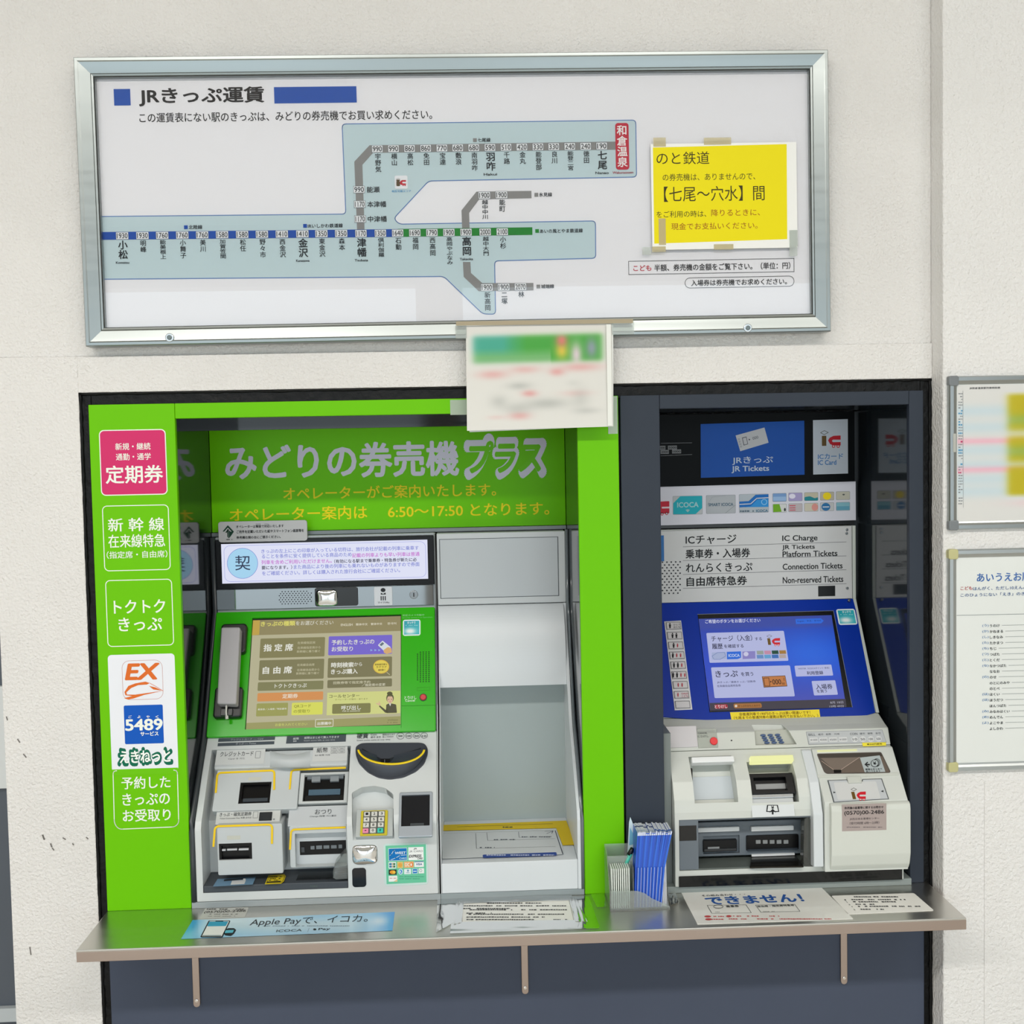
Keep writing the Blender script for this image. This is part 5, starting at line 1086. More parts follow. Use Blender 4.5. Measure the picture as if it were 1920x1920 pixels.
a.poly([(800, 647), (968, 640), (984, 718), (814, 727)], '#4a3020', 4); a.poly([(804, 650), (965, 644), (980, 714), (817, 722)], '#c47c44', 5); a.ring((815, 656, 856, 718), '#3a2818', 6, 0, 4); a.poly([(860, 678), (872, 685), (860, 692)], '#2a1c10', 6); a.text('000', (876, 686, 938, 36), '#2a1c10', 6, .01); a.dashes(942, 668, 964, 24, '#8a5424', 6, seed=2); a.dashes(944, 698, 966, 18, '#8a5424', 6, seed=3)
a.text('WESTER（ICOCAポイント 専用）', (1060, 588, 1286, 14), '#5a5e88', 4, .01); a.text('利用登録', (1124, 621, 1241, 26), DK, 4, .016); a.text('入場券', (1188, 720, 1308, 38), DK, 4, .012); a.text('を買う', (1196, 753, 1268, 22), DK, 4, .012)
a.poly([(424, 838), (1403, 808), (1410, 868), (428, 893)], '#403c48', 3); a.poly([(458, 850), (552, 847), (556, 876), (462, 880)], '#a82838', 4, 12); a.text('とりけし', (462, 864, 550, 24), '#f4e4e8', 5, .016); a.poly([(595, 843), (796, 838), (802, 872), (600, 877)], '#a87038', 4, 14); a.text('きっぷのおもとめかた', (630, 858, 790, 15), '#4a2c10', 5, .01); a.oval(614, 860, 9, 9, '#e8d8c8', 5)
a.text('8月 18日', (1292, 834, 1386, 17), '#a8a8b8', 4, .012); a.text('15時 49分', (1287, 861, 1392, 17), '#a8a8b8', 4, .012)
a.done('lit touch screen of lilac buttons on blue')
sky_sticker(ZL, (1345, 160, 1480, 274), PBs, RM, 16)
# passenger number buttons
bs = slab_uv('button_strip', PBs, [PBs.pt(ZL, x, y, .0015) for x, y in ((97, 250), (219, 243), (301, 884), (173, 890))], 0, .0015, M('#d0d0d2', .4), RM, .0004)
rows = [('m', '1'), ('mm', ''), ('mc', ''), ('mcc', ''), ('mmc', ''), ('mmcc', ''), ('cc', ''), ('c', '2'), ('', '')]
for i, (pat, ex) in enumerate(rows):
    y = 281+i*71; x = 163+i*8.2
    kq = slab_uv('count_button', PBs, [PBs.pt(ZL, X, Y, .0035) for X, Y in ((x-55, y-26), (x+53, y-29), (x+60, y+25), (x-48, y+28))], .0015, .0035, M('#c9c7ca', .45), bs, .0006)
    a = Art('button_mark', PBs.off(.0035), kq, ZL); a.stroke([(x-51, y-23), (x+50, y-26), (x+56, y+22), (x-45, y+25)], '#3c3c42', 0, 3, closed=True)
    n = len(pat); x0 = x-(n-1)*14 if not ex else x-24
    for k, ch in enumerate(pat):
        X = x0+k*28; c = '#1c1c20' if ch == 'm' else '#b03446'
        s_ = 1 if ch == 'm' else .75; a.oval(X, y-14*s_, 5*s_, 5*s_, c, 1, n=12); a.poly([(X-8*s_, y-8*s_), (X+8*s_, y-8*s_), (X+6*s_, y+4*s_), (X+5*s_, y+18*s_), (X-4*s_, y+18*s_), (X-6*s_, y+4*s_)], c, 1)
    if ex: a.text('ひとり' if ex == '1' else 'CHILD', (x, y-8, x+48, 12), '#3a3a3e' if ex == '1' else '#b03446', 1, .01); a.text('おとな' if ex == '1' else 'こども', (x+2, y+10, x+50, 15), '#3a3a3e' if ex == '1' else '#b03446', 1, .01)
    a.done()
# yellow strip under the screen
ys = slab_uv('notice_strip', PBs, [PBs.pt(ZL, x, y, .0008) for x, y in ((571, 904), (1214, 884), (1221, 940), (583, 961))], 0, .0008, M('#efd800', .4), RM, 0)
a = Art('strip_text', PBs.off(.0008), ys, ZL); a.text('㊟普通列車で190円のきっぷは買い間違いです！', (636, 912, 1150, 22), '#7a5a10', 0, .012); a.text('（七尾までの普通列車の運賃は車内でお支払い下さい。）', (598, 936, 1206, 22), '#7a5a10', 0, .012); a.done()
# keypad band below the blue panel
IV = M('#c9cdc6', .4); IV2 = M('#d4d8d2', .38)
bandp = [(YB-.007, -.507), (.078, -.519), (.060, -.524), (.0475, -.5535), (.08, -.5535), (.15, -.55), (.15, -.507)]
bd = prism('keypad_band', bandp, RX0, RX1, IV, RM, .0015)
PBF = splane(.0615, -.522, .0475, -.5535)
PKF = splane(.1, -.5075, .0475, -.5535)
kc = slab_uv('c', PBF, [PBF.pt(ZM, x, y) for x, y in ((742, 60), (960, 60), (1052, 213), (756, 220))], -.018, .03, None, None, 0); carve(bd, [kc])
PKB = PBF.off(-.010)
kpb = slab_uv('keypad', PBF, [PBF.pt(ZM, x, y, -.009) for x, y in ((748, 118), (985, 105), (1050, 212), (756, 220))], -.02, -.009, M('#b4b7ac', .45), RM, .0006)
for i in range(12):
    r_, q_ = divmod(i, 3); xc = 810+q_*52+r_*9.5; yc = 148+r_*18-q_*1.5
    PQ = PBF.off(-.009); u, v = PQ.pt(ZM, xc, yc, .002)
    slab_uv('key', PQ, [(u+.0052*math.cos(t*math.pi/7), v+.0023*math.sin(t*math.pi/7)) for t in range(14)], 0, .002, M('#274a78', .35), kpb, .0005)
slab('cover_plate', PBF, ZM, (108, 82, 335, 236), 0, .002, M('#c9c6c9', .42), RM, 4, .0008)
slab('clear_flap', PBF, ZM, (338, 100, 480, 238), 0, .0015, CLEAR('clear_flap', '#f0f2ee', '#d6dad2', .35, .08), RM, 3, .0005)
u, v = PBF.pt(ZM, 455, 190, .003); rb = slab_uv('cancel_button', PBF, [(u+.0072*math.cos(t*math.pi/12), v+.0072*math.sin(t*math.pi/12)) for t in range(24)], .0015, .0045, M('#e00a18', .3), RM, .001)
a = Art('cancel_lettering', PBF, RM, ZM, h=.0018)
a.text('CANCEL', (340, 133, 408, 12), '#3e4244', 1, .006, z=ZM); a.text('とりけし', (338, 155, 418, 16), '#3e4244', 1, .006, z=ZM); a.done(); a = Art('lamp_dot', PBF, RM, ZM, h=.0006); a.oval(582, 186, 6, 5, '#16181a', 0, ZM); a.done()
a = Art('money_label', PBF, RM, ZT, h=.0006)
a.poly([(222, 300), (1240, 272), (1295, 440), (258, 470)], '#6a7078', 0); a.poly([(227, 304), (1237, 276), (1290, 436), (262, 465)], '#bcc0c2', 1)
for t, x0, x1, y, h in (('BILL', 255, 348, 338, 30), ('紙币', 385, 452, 335, 26), ('紙幣', 487, 555, 333, 26), ('지폐', 598, 664, 330, 26), ('COIN', 808, 906, 328, 30), ('硬币', 938, 1008, 325, 26), ('硬幣', 1042, 1110, 322, 26), ('동전', 1148, 1216, 320, 26)): a.text(t, (x0, y, x1, h), '#54585e', 2, .008)
for t, x, y in (('¥1000', 326, 408), ('¥2000', 454, 406), ('¥5000', 584, 404), ('¥10000', 716, 402)): a.rect((x-54, y-30, x+54, y+30), '#d6d8d8', 2, 4); a.text(t, (x-46, y, x+46, 28), '#54585e', 3, 0)
for t, x, y in (('10', 874, 400), ('50', 978, 398), ('100', 1085, 397), ('500', 1188, 394)): a.oval(x, y, 42, 38, '#d6d8d8', 2); a.text(t, (x-30, y, x+30, 30), '#3c4046', 3, .006)
a.poly([(970, 446), (1288, 440), (1290, 484), (978, 494)], '#f0e03c', 2); a.text('新500円使用', (1035, 464, 1232, 22), '#3a3210', 3, .02)
a.done()
# lower cabinet
lowp = [(.0485, -.5545), (.042, -.561), (.002, -.5985), (-.012, -.628), (-.015, -.65), (-.0135, -.787), (.262, -.787), (.262, -.5545)]
PC = splane(.042, -.561, .002, -.5985); PE = splane(.002, -.5985, -.014, -.645); PF_ = vplane(-.014)
lb = prism('lower_body', lowp, RX0, RX1, IV2, RM, .0012)
PM = splane(.046, -.556, -.012, -.640)
def zc(b, pl=PM, d=-.03, z=ZM): return slab_uv('c', pl, rr_pts(pl.rect(z, b, 0), 0), d, .05, None, None, 0)
carve(lb, [zc((292, 300, 603, 640), PM, -.026), zc((708, 340, 1040, 636), PM, -.034)])
gr = PF_.rect(ZM, (205, 742, 1172, 1110), 0)
gc = box('c', gr[0], gr[2], -.06, .075, -gr[3], -gr[1], None, None, 0); carve(lb, [gc])
slab('pocket_back', PM, ZM, (300, 445, 590, 610), -.0262, -.0245, M('#cbd3d8', .4), RM, 4, .0005)
LB = M('#eceff0', .3)
slab('light_bar', PM, ZM, (296, 300, 603, 342), -.002, .0145, LB, RM, 6, .003)
slab('light_bar', PM, ZM, (720, 292, 1030, 336), -.002, .0150, M('#eef0a8', .3, emit=.95), RM, 6, .003)['label'] = 'pale yellow lit bar'
bsl = slab('bill_slot', PM, ZM, (708, 420, 1034, 572), -.034, .002, BLK, RM, 4, .003, holes=[((745, 450, 980, 548), 4, -.012)])
slab('slot_label', PM, ZM, (755, 496, 985, 536), -.013, -.0095, M('#9a9c9c', .4), RM, 0, .0005)
slab('slot_lip', PM, ZM, (718, 572, 1028, 598), -.02, .004, M('#b9bdbf', .2, metal=.7), RM, 3, .001); slab('slot_lip', PM, ZM, (720, 602, 1028, 636), -.026, .001, M('#c7cbcc', .25), RM, 3, .001)
a = Art('bill_mark', PE, RM, ZM, h=.0018)
a.poly([(838, 650), (916, 650), (926, 700), (832, 700)], '#1c1e20', 0); a.poly([(846, 655), (908, 655), (918, 694), (840, 694)], '#dde1e2', 1); a.text('¥', (868, 668, 888, 22), '#1c1e20', 2, .03); a.poly([(878, 678), (905, 704), (884, 698), (884, 718), (873, 718), (873, 698), (852, 704)], '#1c1e20', 3); a.done()
slab('mark_plate', PE, ZM, (728, 648, 1035, 735), .0002, .0012, M('#dbe0e2', .35), RM, 3, .0004)
# black moulded grip on the left cheek
slab_uv('side_sensor', PM, round_poly([PM.pt(ZM, x, y, .004) for x, y in ((300, 385), (240, 388), (230, 430), (232, 580), (265, 570), (303, 492))], .003), -.004, .006, M('#121314', .2), RM, .0012)
# grey outlet bay
GY = M('#6c757d', .42); GY2 = M('#59626a', .4)
zt_, zb2 = -gr[1], -gr[3]
box('bay_back', gr[0], gr[2], .07, .0749, zb2, zt_, GY2, RM, 0)
box('bay_roof', gr[0]+.0001, gr[2]-.0001, -.012, .07, zt_-.0035, zt_-.0002, GY, RM, 0)
slab('bay_pillar', PF_, ZM, (207, 744, 345, 1118), -.05, -.001, GY, RM, 4, .001)
slab('sensor_band', PF_, ZM, (207, 800, 330, 908), -.03, -.0002, M('#0e0d0c', .2), RM, 2, .0004)
PG = vplane(.030)
slab('bay_face', PG, ZM, (318, 765, 1110, 1012), -.03, 0, GY, RM, 8, .002, holes=[((378, 870, 640, 1000), 3, -.006)])
slab('light_bar', PG, ZM, (335, 812, 640, 845), 0, .006, LB, RM, 6, .0025); slab('light_bar', PG, ZM, (725, 803, 1032, 838), 0, .006, LB, RM, 6, .0025)
slab('ticket_outlet', PG, ZM, (378, 905, 622, 988), -.004, .004, BLK, RM, 4, .001); slab('outlet_lip', PG, ZM, (385, 965, 618, 984), .004, .0055, M('#2a2e32', .15), RM, 2, .0005); slab('worn_mark', PG, ZM, (412, 952, 495, 966), .0041, .0045, M('#8a8e90', .5), RM, 0, 0)
slab('change_slot', PG, ZM, (690, 868, 1066, 978), 0, .004, BLK, RM, 10, .001)
for i in range(5): slab('slot_roller', PG, ZM, (758+i*50, 904, 792+i*50, 930), .004, .0058, M('#8b8f90', .4), RM, 2, .0004)
slab('outlet_lip', PG, ZM, (696, 966, 1060, 978), .004, .006, M('#2f3740', .2), RM, 2, .0005)
box('bay_floor', gr[0]+.0001, gr[2]-.0001, -.0125, .0699, zb2, zb2+.003, M('#5d6561', .4), RM, .0005)
fp = hplane(zb2+.0035)
slab_uv('coin_cup', fp, round_poly([fp.pt(ZM, x, y) for x, y in ((725, 1015), (1035, 1010), (1105, 1100), (712, 1106))], .004), 0, .003, M('#2c2a24', .15, metal=.6), RM, .001)
slab('cup_edge', PG, ZM, (728, 1004, 1038, 1018), .0, .004, LB, RM, 2, .0005)
slab_uv('clear_guard', PF_, round_poly([PF_.pt(ZM, x, y) for x, y in ((1105, 800), (1110, 750), (1135, 738), (1158, 760), (1176, 900), (1178, 1102), (1100, 1088))], .003), -.02, -.0005, CLEAR('clear_guard', '#aeb2ae', '#8a8c86', .25, .05), RM, .001)
slab('black_strip', PF_, ZM, (203, 1138, 1812, 1216), .0005, .0015, M('#0a0d0d', .12), RM, 3, .0004)
# sill and plinth
boxes('base_trim', [(DL+.001, DR-.001, -.010, .26, ZSH, -.7875)], M('#8f9997', .4), RM, .001)
PR_ = [(YD, ZD0), (YD, -.30), (YB-.008, -.506), (.048, -.553), (.002, -.5985), (-.0135, -.65), (-.0135, -.787)]
boxes('edge_gap', [(DL+.001, RX0-.001, .01, .26, -.7875, -.51)], M('#7a8280', .45), RM, 0)
# coin and card unit standing proud on the right
xu0 = vplane(-.042).pt(ZM, 1300, 850)[0]
cup_ = [(.05, -.5555), (.0465, -.5565), (.004, -.617), (-.012, -.637), (-.036, -.6445), (-.0425, -.652), (-.0435, -.715), (-.036, -.738), (-.0135, -.748), (.05, -.748)]
cu_ = prism('coin_card_unit', [(.05, -.5555), (.0408, -.5556), (.040, -.5565), (-.033, -.6339), (-.0335, -.64), (-.0335, -.761), (.05, -.761)], vplane(0).pt(ZM, 1210, 500)[0], RX1+.0005, IV2, RM, .002)
prism('lower_pod', [(-.03, -.6345), (-.036, -.6345), (-.0415, -.638), (-.0435, -.647), (-.0435, -.728), (-.039, -.748), (-.0335, -.758), (-.03, -.758)], xu0, RX1+.0015, M('#d6dad2', .38), RM, .002, 2)
PH = splane(.040, -.5565, -.018, -.618)
prism('unit_rail', [(.047, -.5565), (.038, -.5565), (-.008, -.604), (-.030, -.655), (-.032, -.752), (.0, -.757), (.05, -.60)], vplane(0).pt(ZM, 1150, 700)[0]-.004, vplane(0).pt(ZM, 1205, 700)[0], M('#d9dfe2', .35), RM, .002)
slab_uv('coin_hopper', PH, round_poly([PH.pt(ZT, x, y, .001) for x, y in ((365, 590), (1225, 568), (1352, 830), (1330, 848), (500, 858), (465, 835))], .003), .0, .001, M('#57504a', .35), RM, .0003)
a = Art('hopper_inside', PH.off(.001), RM, ZT, h=.0003, rough=.5)
a.poly([(385, 602), (1215, 580), (1240, 625), (405, 645)], '#4a443e', 0); a.poly([(420, 650), (930, 640), (690, 805), (590, 805)], '#7c7066', 0); a.poly([(590, 808), (690, 808), (690, 845), (596, 850)], '#0c0b0a', 1); a.stroke([(430, 690), (588, 805)], '#b4a090', 1, 8); a.stroke([(935, 640), (690, 805)], '#b09c90', 1, 9)
a.poly([(700, 812), (935, 650), (1230, 600), (1335, 835), (700, 846)], '#6e6258', 0); a.poly([(940, 645), (1205, 615), (1280, 835), (1005, 842)], '#b4bebf', 2)
a.oval(1165, 712, 48, 55, '#25282a', 3); a.oval(1165, 712, 40, 48, '#b4bebf', 4); a.oval(1150, 718, 48, 52, '#25282a', 5); a.oval(1148, 720, 42, 46, '#b4bebf', 6); a.oval(1135, 724, 52, 50, '#25282a', 7); a.oval(1135, 724, 44, 43, '#b4bebf', 8); a.text('¥', (1115, 724, 1155, 42), '#25282a', 9, .03)
a.poly([(1000, 738), (1040, 700), (1050, 712), (1030, 730), (1072, 730), (1072, 748), (1032, 748), (1055, 765), (1048, 776)], '#25282a', 4); a.text('硬貨はまとめて', (1012, 800, 1238, 26), '#33373a', 4, .02); a.text('投入できます', (1020, 828, 1214, 20), '#33373a', 4, .02); a.done()
slab('lit_edge', PH, ZT, (372, 536, 905, 560), .0002, .0012, M('#eef0b4', .3, emit=.85), RM, 2, 0)
slab('unit_seam', PH, ZM, (1200, 425, 1790, 446), 0, .0015, M('#cfd3cb', .4), RM, 2, .0005)
ipad = slab_uv('card_reader_pad', PH, [PH.pt(ZT, x, y, .0012) for x, y in ((508, 945), (770, 935), (800, 985), (960, 985), (975, 930), (1235, 922), (1330, 1195), (590, 1240))], .0002, .0012, M('#4c5256', .4), RM, .0002)
slab_uv('pad_face', PH, [PH.pt(ZT, x, y, .0016) for x, y in ((524, 952), (764, 943), (792, 994), (968, 994), (984, 938), (1226, 931), (1316, 1190), (602, 1232))], .0012, .0016, M('#c3c8cb', .35), ipad, .0001)
slab('pad_latch', PH, ZT, (778, 892, 960, 978), .0002, .005, M('#ccd0c8', .4), ipad, 8, .0015)
a = Art('pad_mark', PH.off(.0016), ipad, ZT); a.rect((615, 965, 1190, 1200), '#d2d4d3', 0, 20); ic(ZT, 835, 1100, 190, 1); a.poly([(585, 1096), (620, 1108), (590, 1120)], '#2a2c2e', 1); a.poly([(1255, 1078), (1218, 1094), (1255, 1106)], '#2a2c2e', 1); a.done()
PO = vplane(-.0432)
ph = slab('information_sticker', PO, ZT, (703, 1263, 1295, 1618), 0, .0006, M('#b0a29e', .35, metal=.2), RM, 0, .0002)
a = Art('sticker_text', PO.off(.0006), ph, ZT); a.text('券売機の設置等に関するお問合せ', (735, 1310, 1255, 34), '#262426', 0, .016); a.text('(0570)00-2486', (735, 1382, 1262, 66), '#262426', 0, .014); a.text('JR西日本お客様センター', (805, 1460, 1200, 34), '#5c5456', 0, .004); a.text('（受付時間 6時～23時）', (805, 1516, 1200, 36), '#5c5456', 0, .004); a.dashes(765, 1572, 1240, 12, '#7a7072', 0, seed=9, wl=22); a.done()
u, v = PF_.pt(ZM, 1270, 975, .028)
PSd = Plane((xu0-.0005, 0, 0), (0, -1, 0), (0, 0, -1))
slab_uv('key_lock', Plane((xu0, 0, 0), (0, 1, 0), (0, 0, -1)) if False else PF_, [(xu0-.006+.0042*math.cos(t*math.pi/8), v+.0078*math.sin(t*math.pi/8)) for t in range(16)], .001, .006, M('#7d8488', .2, metal=1), RM, .0012)

ORD = 'leftmost,second,third,fourth,fifth,sixth,seventh,eighth,ninth,tenth,eleventh,twelfth,thirteenth,fourteenth,fifteenth,sixteenth,seventeenth,eighteenth'.split(',')
def place(i, n): return 'leftmost' if i == 0 else 'rightmost' if i == n-1 else ORD[i]+' from the left'
# ------------------------------------------------------------ leaflet holder and what it carries
HX0, HX1, HY0, HY1 = .2356, .3396, -.0765, -.0065
CLR = CLEAR('clear_acrylic', '#f2f8f4', '#f6fbf8', .2, .04)
hz0 = ZSH+.0012
lhd = thing('leaflet_holder', 'small clear plastic leaflet holder standing on the counter before the green column', 'holder')
zt1 = -vplane(HY1).pt(ZN, 72, 415)[1]; zt2 = -vplane(-.042).pt(ZN, 240, 527)[1]; zt3 = -vplane(HY0).pt(ZN, 240, 862)[1]
prism('side_wall', [(HY1, hz0), (HY1, zt1), (-.042, zt2), (HY0, zt3), (HY0, hz0)], HX0, HX0+.0018, CLR, lhd)
prism('side_wall', [(HY1, hz0), (HY1, zt2), (-.042, zt2-.002), (HY0+.004, zt3-.022), (HY0, hz0)], HX1-.0018, HX1, CLR, lhd)
box('back_wall', HX0+.0018, HX1-.0018, HY1-.0016, HY1, hz0, zt1, CLR, lhd, 0)
box('middle_wall', HX0+.0018, HX1-.0018, -.0428, -.0415, hz0, zt2, CLR, lhd, 0)
fpn = vplane(HY0)
slab_uv('front_wall', fpn, [fpn.pt(ZN, x, y) for x, y in ((128, 862), (380, 862), (450, 885), (520, 935), (688, 1008), (688, 1040), (125, 1045))], -.0012, 0, CLR, lhd, 0)
box('base_plate', HX0, HX1+.002, HY0-.004, HY1, ZSH+.0001, hz0, CLR, lhd, 0)
divx = vplane(-.06).pt(ZN, 328, 800)[0]
box('divider', divx, divx+.0012, HY0+.003, -.0435, hz0, zt2-.01, CLR, lhd, 0)
# white folded forms standing on edge in the left pocket
n = 9
for i in range(n):
    x = HX0+.0045+i*(divx-HX0-.012)/(n-1); b_ = box('form_slip', x, x+.0016, -.072, -.045, hz0+.0005, -vplane(-.06).pt(ZN, 220, 622)[1]-.001, M('#f2f8f2', .5), None, 0)
    tag(b_, 'thin white slip on edge in the left holder pocket, '+place(i, n), 'slip', 'white slips in the left pocket')
# white flyer leaning behind, teal pen
fq = vplane(-.012); fl = slab_uv('flyer', fq, [fq.pt(ZN, x, y) for x, y in ((300, 210), (312, 160), (358, 280), (342, 700), (330, 900), (300, 900), (285, 500))], 0, .0008, M('#d5eaf2', .4), None, 0)
tag(fl, 'pale blue and white flyer standing upright between the slips and blue leaflets', 'flyer')
a = Art('flyer_print', fq.off(.0008), fl, ZN); a.poly([(308, 260), (345, 330), (338, 420), (302, 430)], '#7cc0e0', 0); a.done()
pen = thing('pen', 'pen with teal barrel and black cap leaning in the clear leaflet holder', 'pen')
pe = vplane(-.040)
def pp(x, y): return pe.W(*pe.pt(ZN, x, y), 0)
tube('barrel', [pp(245, 660), pp(315, 505)], .0042, M('#4cc8ae', .35), pen); tube('cap', [pp(300, 520), pp(318, 488), pp(334, 455)], [.0042, .0044, .0036], M('#0e0f10', .25), pen)
# blue leaflets
nb = 18; zl0 = hz0+.0006
xb0, xb1 = vplane(-.070).pt(ZN, 345, 900)[0], vplane(-.070).pt(ZN, 590, 900)[0]
xt0, xt1 = vplane(-.06).pt(ZN, 378, 300)[0], vplane(-.06).pt(ZN, 690, 300)[0]
ztl = -vplane(-.062).pt(ZN, 520, 300)[1]; zmid = -vplane(-.066).pt(ZN, 500, 620)[1]
rn = random.Random(3)
BLU = [M('#0a4cc8', .3), M('#0c46b4', .3), M('#1c62d8', .3)]
for i in range(nb):
    t = i/(nb-1); xb = xb0+(xb1-xb0)*t; xt = xt0+(xt1-xt0)*(t**1.12); xm = xb+(xt-xb)*.32
    th = .0032; dz = rn.uniform(-.0016, .0016)-t*.002
    vs = []
    for (x, z) in ((xb, zl0), (xm, zmid), (xt, ztl+dz)):
        vs += [(x, -.0725+(0 if z < zmid+.001 else .0095*(z-zmid)/(ztl-zmid)), z), (x+th, -.0725+(0 if z < zmid+.001 else .0095*(z-zmid)/(ztl-zmid)), z), (x+th, -.0445, z) if z <= zmid else (x+th, -.012, z), (x, -.0445, z) if z <= zmid else (x, -.012, z)]
    fs = [(0, 1, 2, 3), (8, 9, 10, 11)]+[(4*k+j, 4*k+(j+1) % 4, 4*k+4+(j+1) % 4, 4*k+4+j) for k in (0, 1) for j in range(4)]
    lf = mesh('leaflet', vs, fs, None, None); me = lf.data
    for m_ in (BLU[i % 3], M('#dfe6f0', .5), M('#2f5fb4', .4)): me.materials.append(m_)
    for p in me.polygons:
        c = p.center
        p.material_index = 1 if (p.normal.z > .7) else 0
        if p.index >= 2 and c.z > zmid and abs(p.normal.y) > .5 and c.y < -.03 and False: p.material_index = 2
    # printed head: white band and blue corner on the top edge, white rim on the front fold
    tag(lf, 'slim deep blue leaflet in the fanned bundle, '+place(i, nb), 'leaflet', 'blue leaflets in the clear holder')
    nose = -.0725+.0095
    hz_ = ztl+dz
    mesh('printed_edge', [(xt+.0002, nose+.004, hz_+.0002), (xt+th-.0002, nose+.004, hz_+.0002), (xt+th-.0002, nose+.013, hz_+.0002), (xt+.0002, nose+.013, hz_+.0002)], [(0, 1, 2, 3)], lf, M('#3768b8' if t > .55 else '#b4c4dc', .5))
    mesh('printed_edge', [(xt+.0002, -.034, hz_+.0002), (xt+th-.0002, -.034, hz_+.0002), (xt+th-.0002, -.028, hz_+.0002), (xt+.0002, -.028, hz_+.0002)], [(0, 1, 2, 3)], lf, M('#1c3c7a' if t < .55 else '#dfe6f0', .5))
    fz = zmid+(ztl-zmid)*.90; k_ = (fz-zmid)/(ztl-zmid); xf = xm+(xt-xm)*k_; yf = -.0725+.0095*k_
    mesh('white_edge', [(xf+.0002, yf-.0002, fz), (xf+th-.0002, yf-.0002, fz), (xt+th-.0002, nose-.0002, hz_), (xt+.0002, nose-.0002, hz_)], [(0, 1, 2, 3)], lf, M('#cfd8ea', .5))
    if i % 2: mesh('white_edge', [(xb+th-.0008, -.0727, zl0+.001), (xb+th-.0001, -.0727, zl0+.001), (xm+th-.0001, -.0727, zmid-.001), (xm+th-.0008, -.0727, zmid-.001)], [(0, 1, 2, 3)], lf, M('#c4d0ea', .5))
# pale sheets right of the blue bundle
for i in range(4):
    x = vplane(-.06).pt(ZN, 598+i*13, 820)[0]; b_ = box('form_slip', x, x+.0016, -.070, -.045, hz0+.0005, zt2-.004-.006*(3-i), M('#dcdfe4', .5), None, 0)
    tag(b_, 'thin pale sheet on edge right of the blue leaflets, '+place(i, 4), 'slip', 'pale sheets at the right of the holder')
tg = thing('clear_tape', 'clear tape strip on the counter between the taped sheet and leaflet holder', 'tape'); flap(ZS2, [(1440, 125), (1525, 120), (1540, 205), (1480, 207)], .0006, par=tg, name='tape_strip')
tg = thing('clear_tape', 'crumpled clear tape on the counter right of the leaflet holder', 'tape'); flap(ZN, [(650, 900), (745, 890), (770, 980), (700, 998)], .003, CLEAR('wrinkled_film2', '#f4f4f0', '#cfccc4', .5, .2), par=tg, name='tape_strip')

# ------------------------------------------------------------ notice boards on the wall to the right
PN = vplane(-.055)
def board(name, label, z, x0, y0, y1, corner, metal, wide, wd):
    t = thing(name, label, 'board'); u0, v0 = PN.pt(z, x0, y0); v1 = PN.pt(z, x0+5, y1)[1]; u1 = u0+wide
    slab_uv('back_sheet', PN, [(u0+wd*.5, v0+wd*.5), (u1-wd*.5, v0+wd*.5), (u1-wd*.5, v1-wd*.5), (u0+wd*.5, v1-wd*.5)], -.0095, -.004, M('#e7ebe8', .35), t, 0)
    rails(PN, (u0, v0, u1, v1), [(0, -.0098), (0, -.003), (.002, 0), (wd*.55, 0), (wd*.8, -.002), (wd, -.003), (wd, -.006)], metal, t)
    for (cu, cv) in ((u0, v0), (u0, v1), (u1, v0), (u1, v1)):
        su = 1 if cu == u0 else -1; sv = 1 if cv == v0 else -1; c_ = wd*1.18
        slab_uv('corner_cap', PN, rr_pts((min(cu-su*.0008, cu+su*c_), min(cv-sv*.0008, cv+sv*c_), max(cu-su*.0008, cu+su*c_), max(cv-sv*.0008, cv+sv*c_)), .004), -.0098, .0012, corner, t, .0015)
    return t, u0, v0, u1, v1
nb1, u0, v0, u1, v1 = board('notice_board', 'upper metal-framed board with a colour-banded train timetable', ZO, 768, 15, 806, M('#7b8083', .3), M('#a9aeae', .28, metal=1), .62, .0145)
def tfn(s, t):
    c = (222, 222, 219)
    for y in (.19, .31, .475, .59, .69, .78): c = mixc(c, (190, 216, 228), .6*math.exp(-((t-y)/.045)**2))
    for y in (.41, .62): c = mixc(c, (240, 178, 196), .85*math.exp(-((t-y)/.022)**2))
    c = mixc(c, (240, 200, 205), .5*blob(s, t, .4, .15, .12, .05)); c = mixc(c, (240, 190, 200), .6*blob(s, t, .3, .87, .12, .03))
    if True:
        f = 1/(1+math.exp(-(s-.155)/.006))*(1-1/(1+math.exp(-(s-.235)/.006)))
        g = (190, 176, 10)
        for y in (.26, .49): g = mixc(g, (150, 180, 90), .8*math.exp(-((t-y)/.045)**2))
        c = mixc(c, g, f*(min(max((t-.055)*30, 0), 1))*(1-min(max((t-.795)*30, 0), 1))*(1-.7*math.exp(-((t-.36)/.035)**2))*(1-.6*math.exp(-((t-.585)/.03)**2)))
        f2 = 1/(1+math.exp(-(s-.5)/.006))*(1-1/(1+math.exp(-(s-.58)/.006))); c = mixc(c, (190, 176, 10), f2*(.1 < t < .8))
    return c
rs = (u0+.016, v0+.016, u1-.016, v1-.014)
ink_sheet('timetable_sheet', PN, rs, -.0036, tfn, 150, 60, nb1, VC(0, .45))
a = Art('timetable_text', PN.off(-.0034), nb1, ZO)
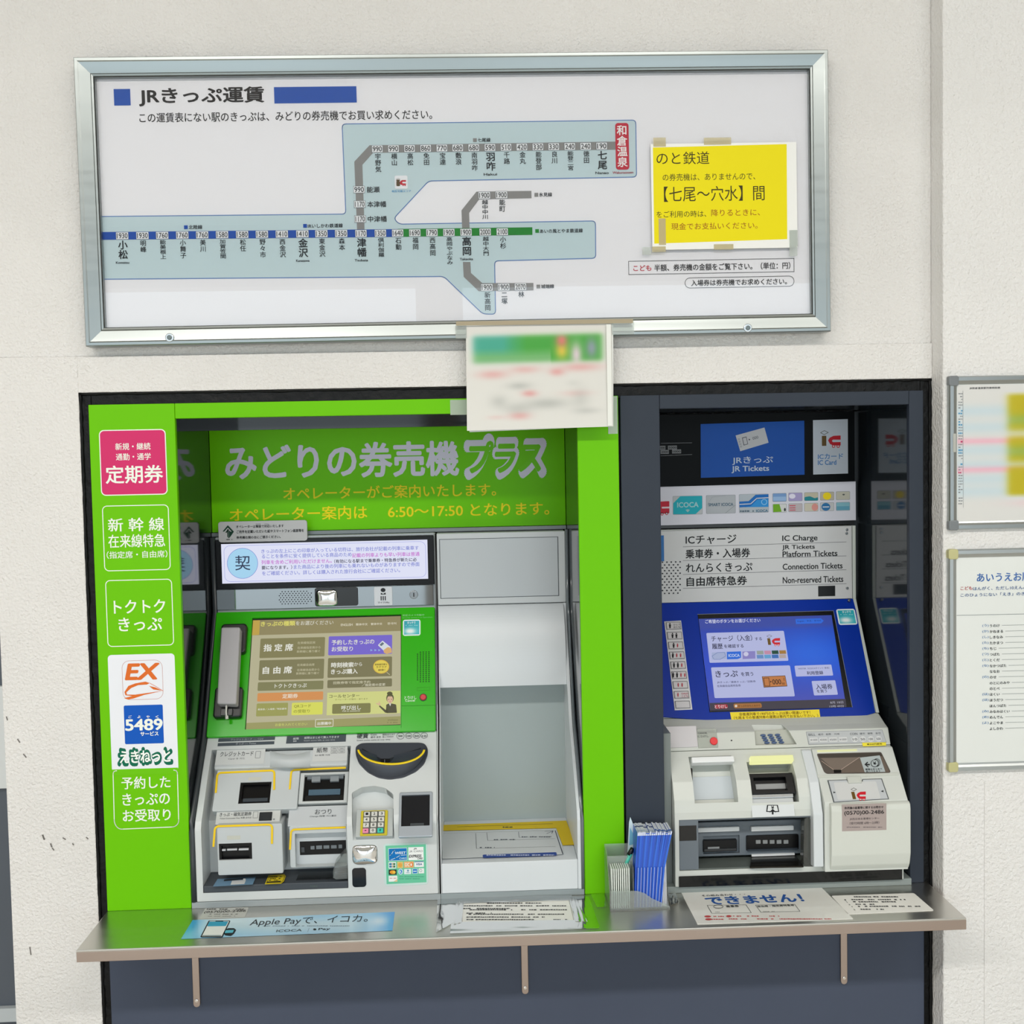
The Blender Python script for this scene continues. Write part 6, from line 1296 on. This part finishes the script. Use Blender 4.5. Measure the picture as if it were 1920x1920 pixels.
a.text('JR和倉温泉駅列車時刻表', (872, 76, 1030, 12), '#34363a', 0, .01); a.rect((1055, 70, 1056, 71), '#34363a', 0)
for i in range(40):
    y = 105+i*14.5
    c = '#5a9cc4' if i in (6, 7, 10, 11, 14, 20, 21, 25) else '#c23c6c' if i in (17, 28) else '#8c9094'
    a.dashes(815, y, 836, 9 if c != '#8c9094' else 6, c, 0, seed=i, wl=10)
a.stroke([(838, 90), (840, 690)], '#8c9094', 0, 1.5); a.done()
slab('tape_remnant', PN, ZO, (788, 310, 803, 405), .0001, .0008, M('#b8b9b2', .5), nb1, 2, .0002)
nb2, u0, v0, u1, v1 = board('notice_board', 'lower white board with a kana station list and beige plastic corners', ZO, 766, 908, 2050, M('#c3c08c', .45), M('#b9bebe', .35, metal=.9), .62, .0145)
a = Art('board_text', PN.off(-.0038), nb2, ZO)
a.text('あいうえお順', (910, 1048, 1188, 44), '#3b6ab0', 0, .016); a.text('こども', (826, 1105, 886, 18), '#b43a40', 0, .016); a.text('はんがく、ただし10えんみまんは', (890, 1103, 1240, 18), '#3f5f94', 0, .012); a.text('このひょうにない「えき」のきっぷは、', (826, 1136, 1240, 18), '#3f5f94', 0, .012); a.stroke([(806, 1245), (1400, 1232)], '#7c8486', 0, 2)
ST = [('う', 'うのけ'), ('か', 'かねまる'), ('し', 'しきなみ'), ('た', 'たかまつ'), ('ち', 'ちじ'), ('つ', 'つばた'), ('と', 'とくだ'), ('な', 'なかつばた'), ('', 'ななお'), ('の', 'のせ'), ('', 'のとにのみや'), ('', 'のとべ'), ('は', 'はくい'), ('ほ', 'ほうだつ'), ('', 'ほんつばた'), ('み', 'みなみはくい'), ('め', 'めんでん'), ('よ', 'よこやま'), ('', 'よしかわ')]
for i, (k_, n_) in enumerate(ST):
    y = 1298+i*29.4
    if k_: a.text('('+k_+')', (938, y, 970, 15), '#5c84b4', 0, .01)
    x1 = 976+len(n_)*17; a.text(n_, (976, y, x1, 14), '#34383a', 0, .018); a.stroke([(x1+12, y-2), (1500, y-12)], '#7c8486', 0, 1.5)
a.done()
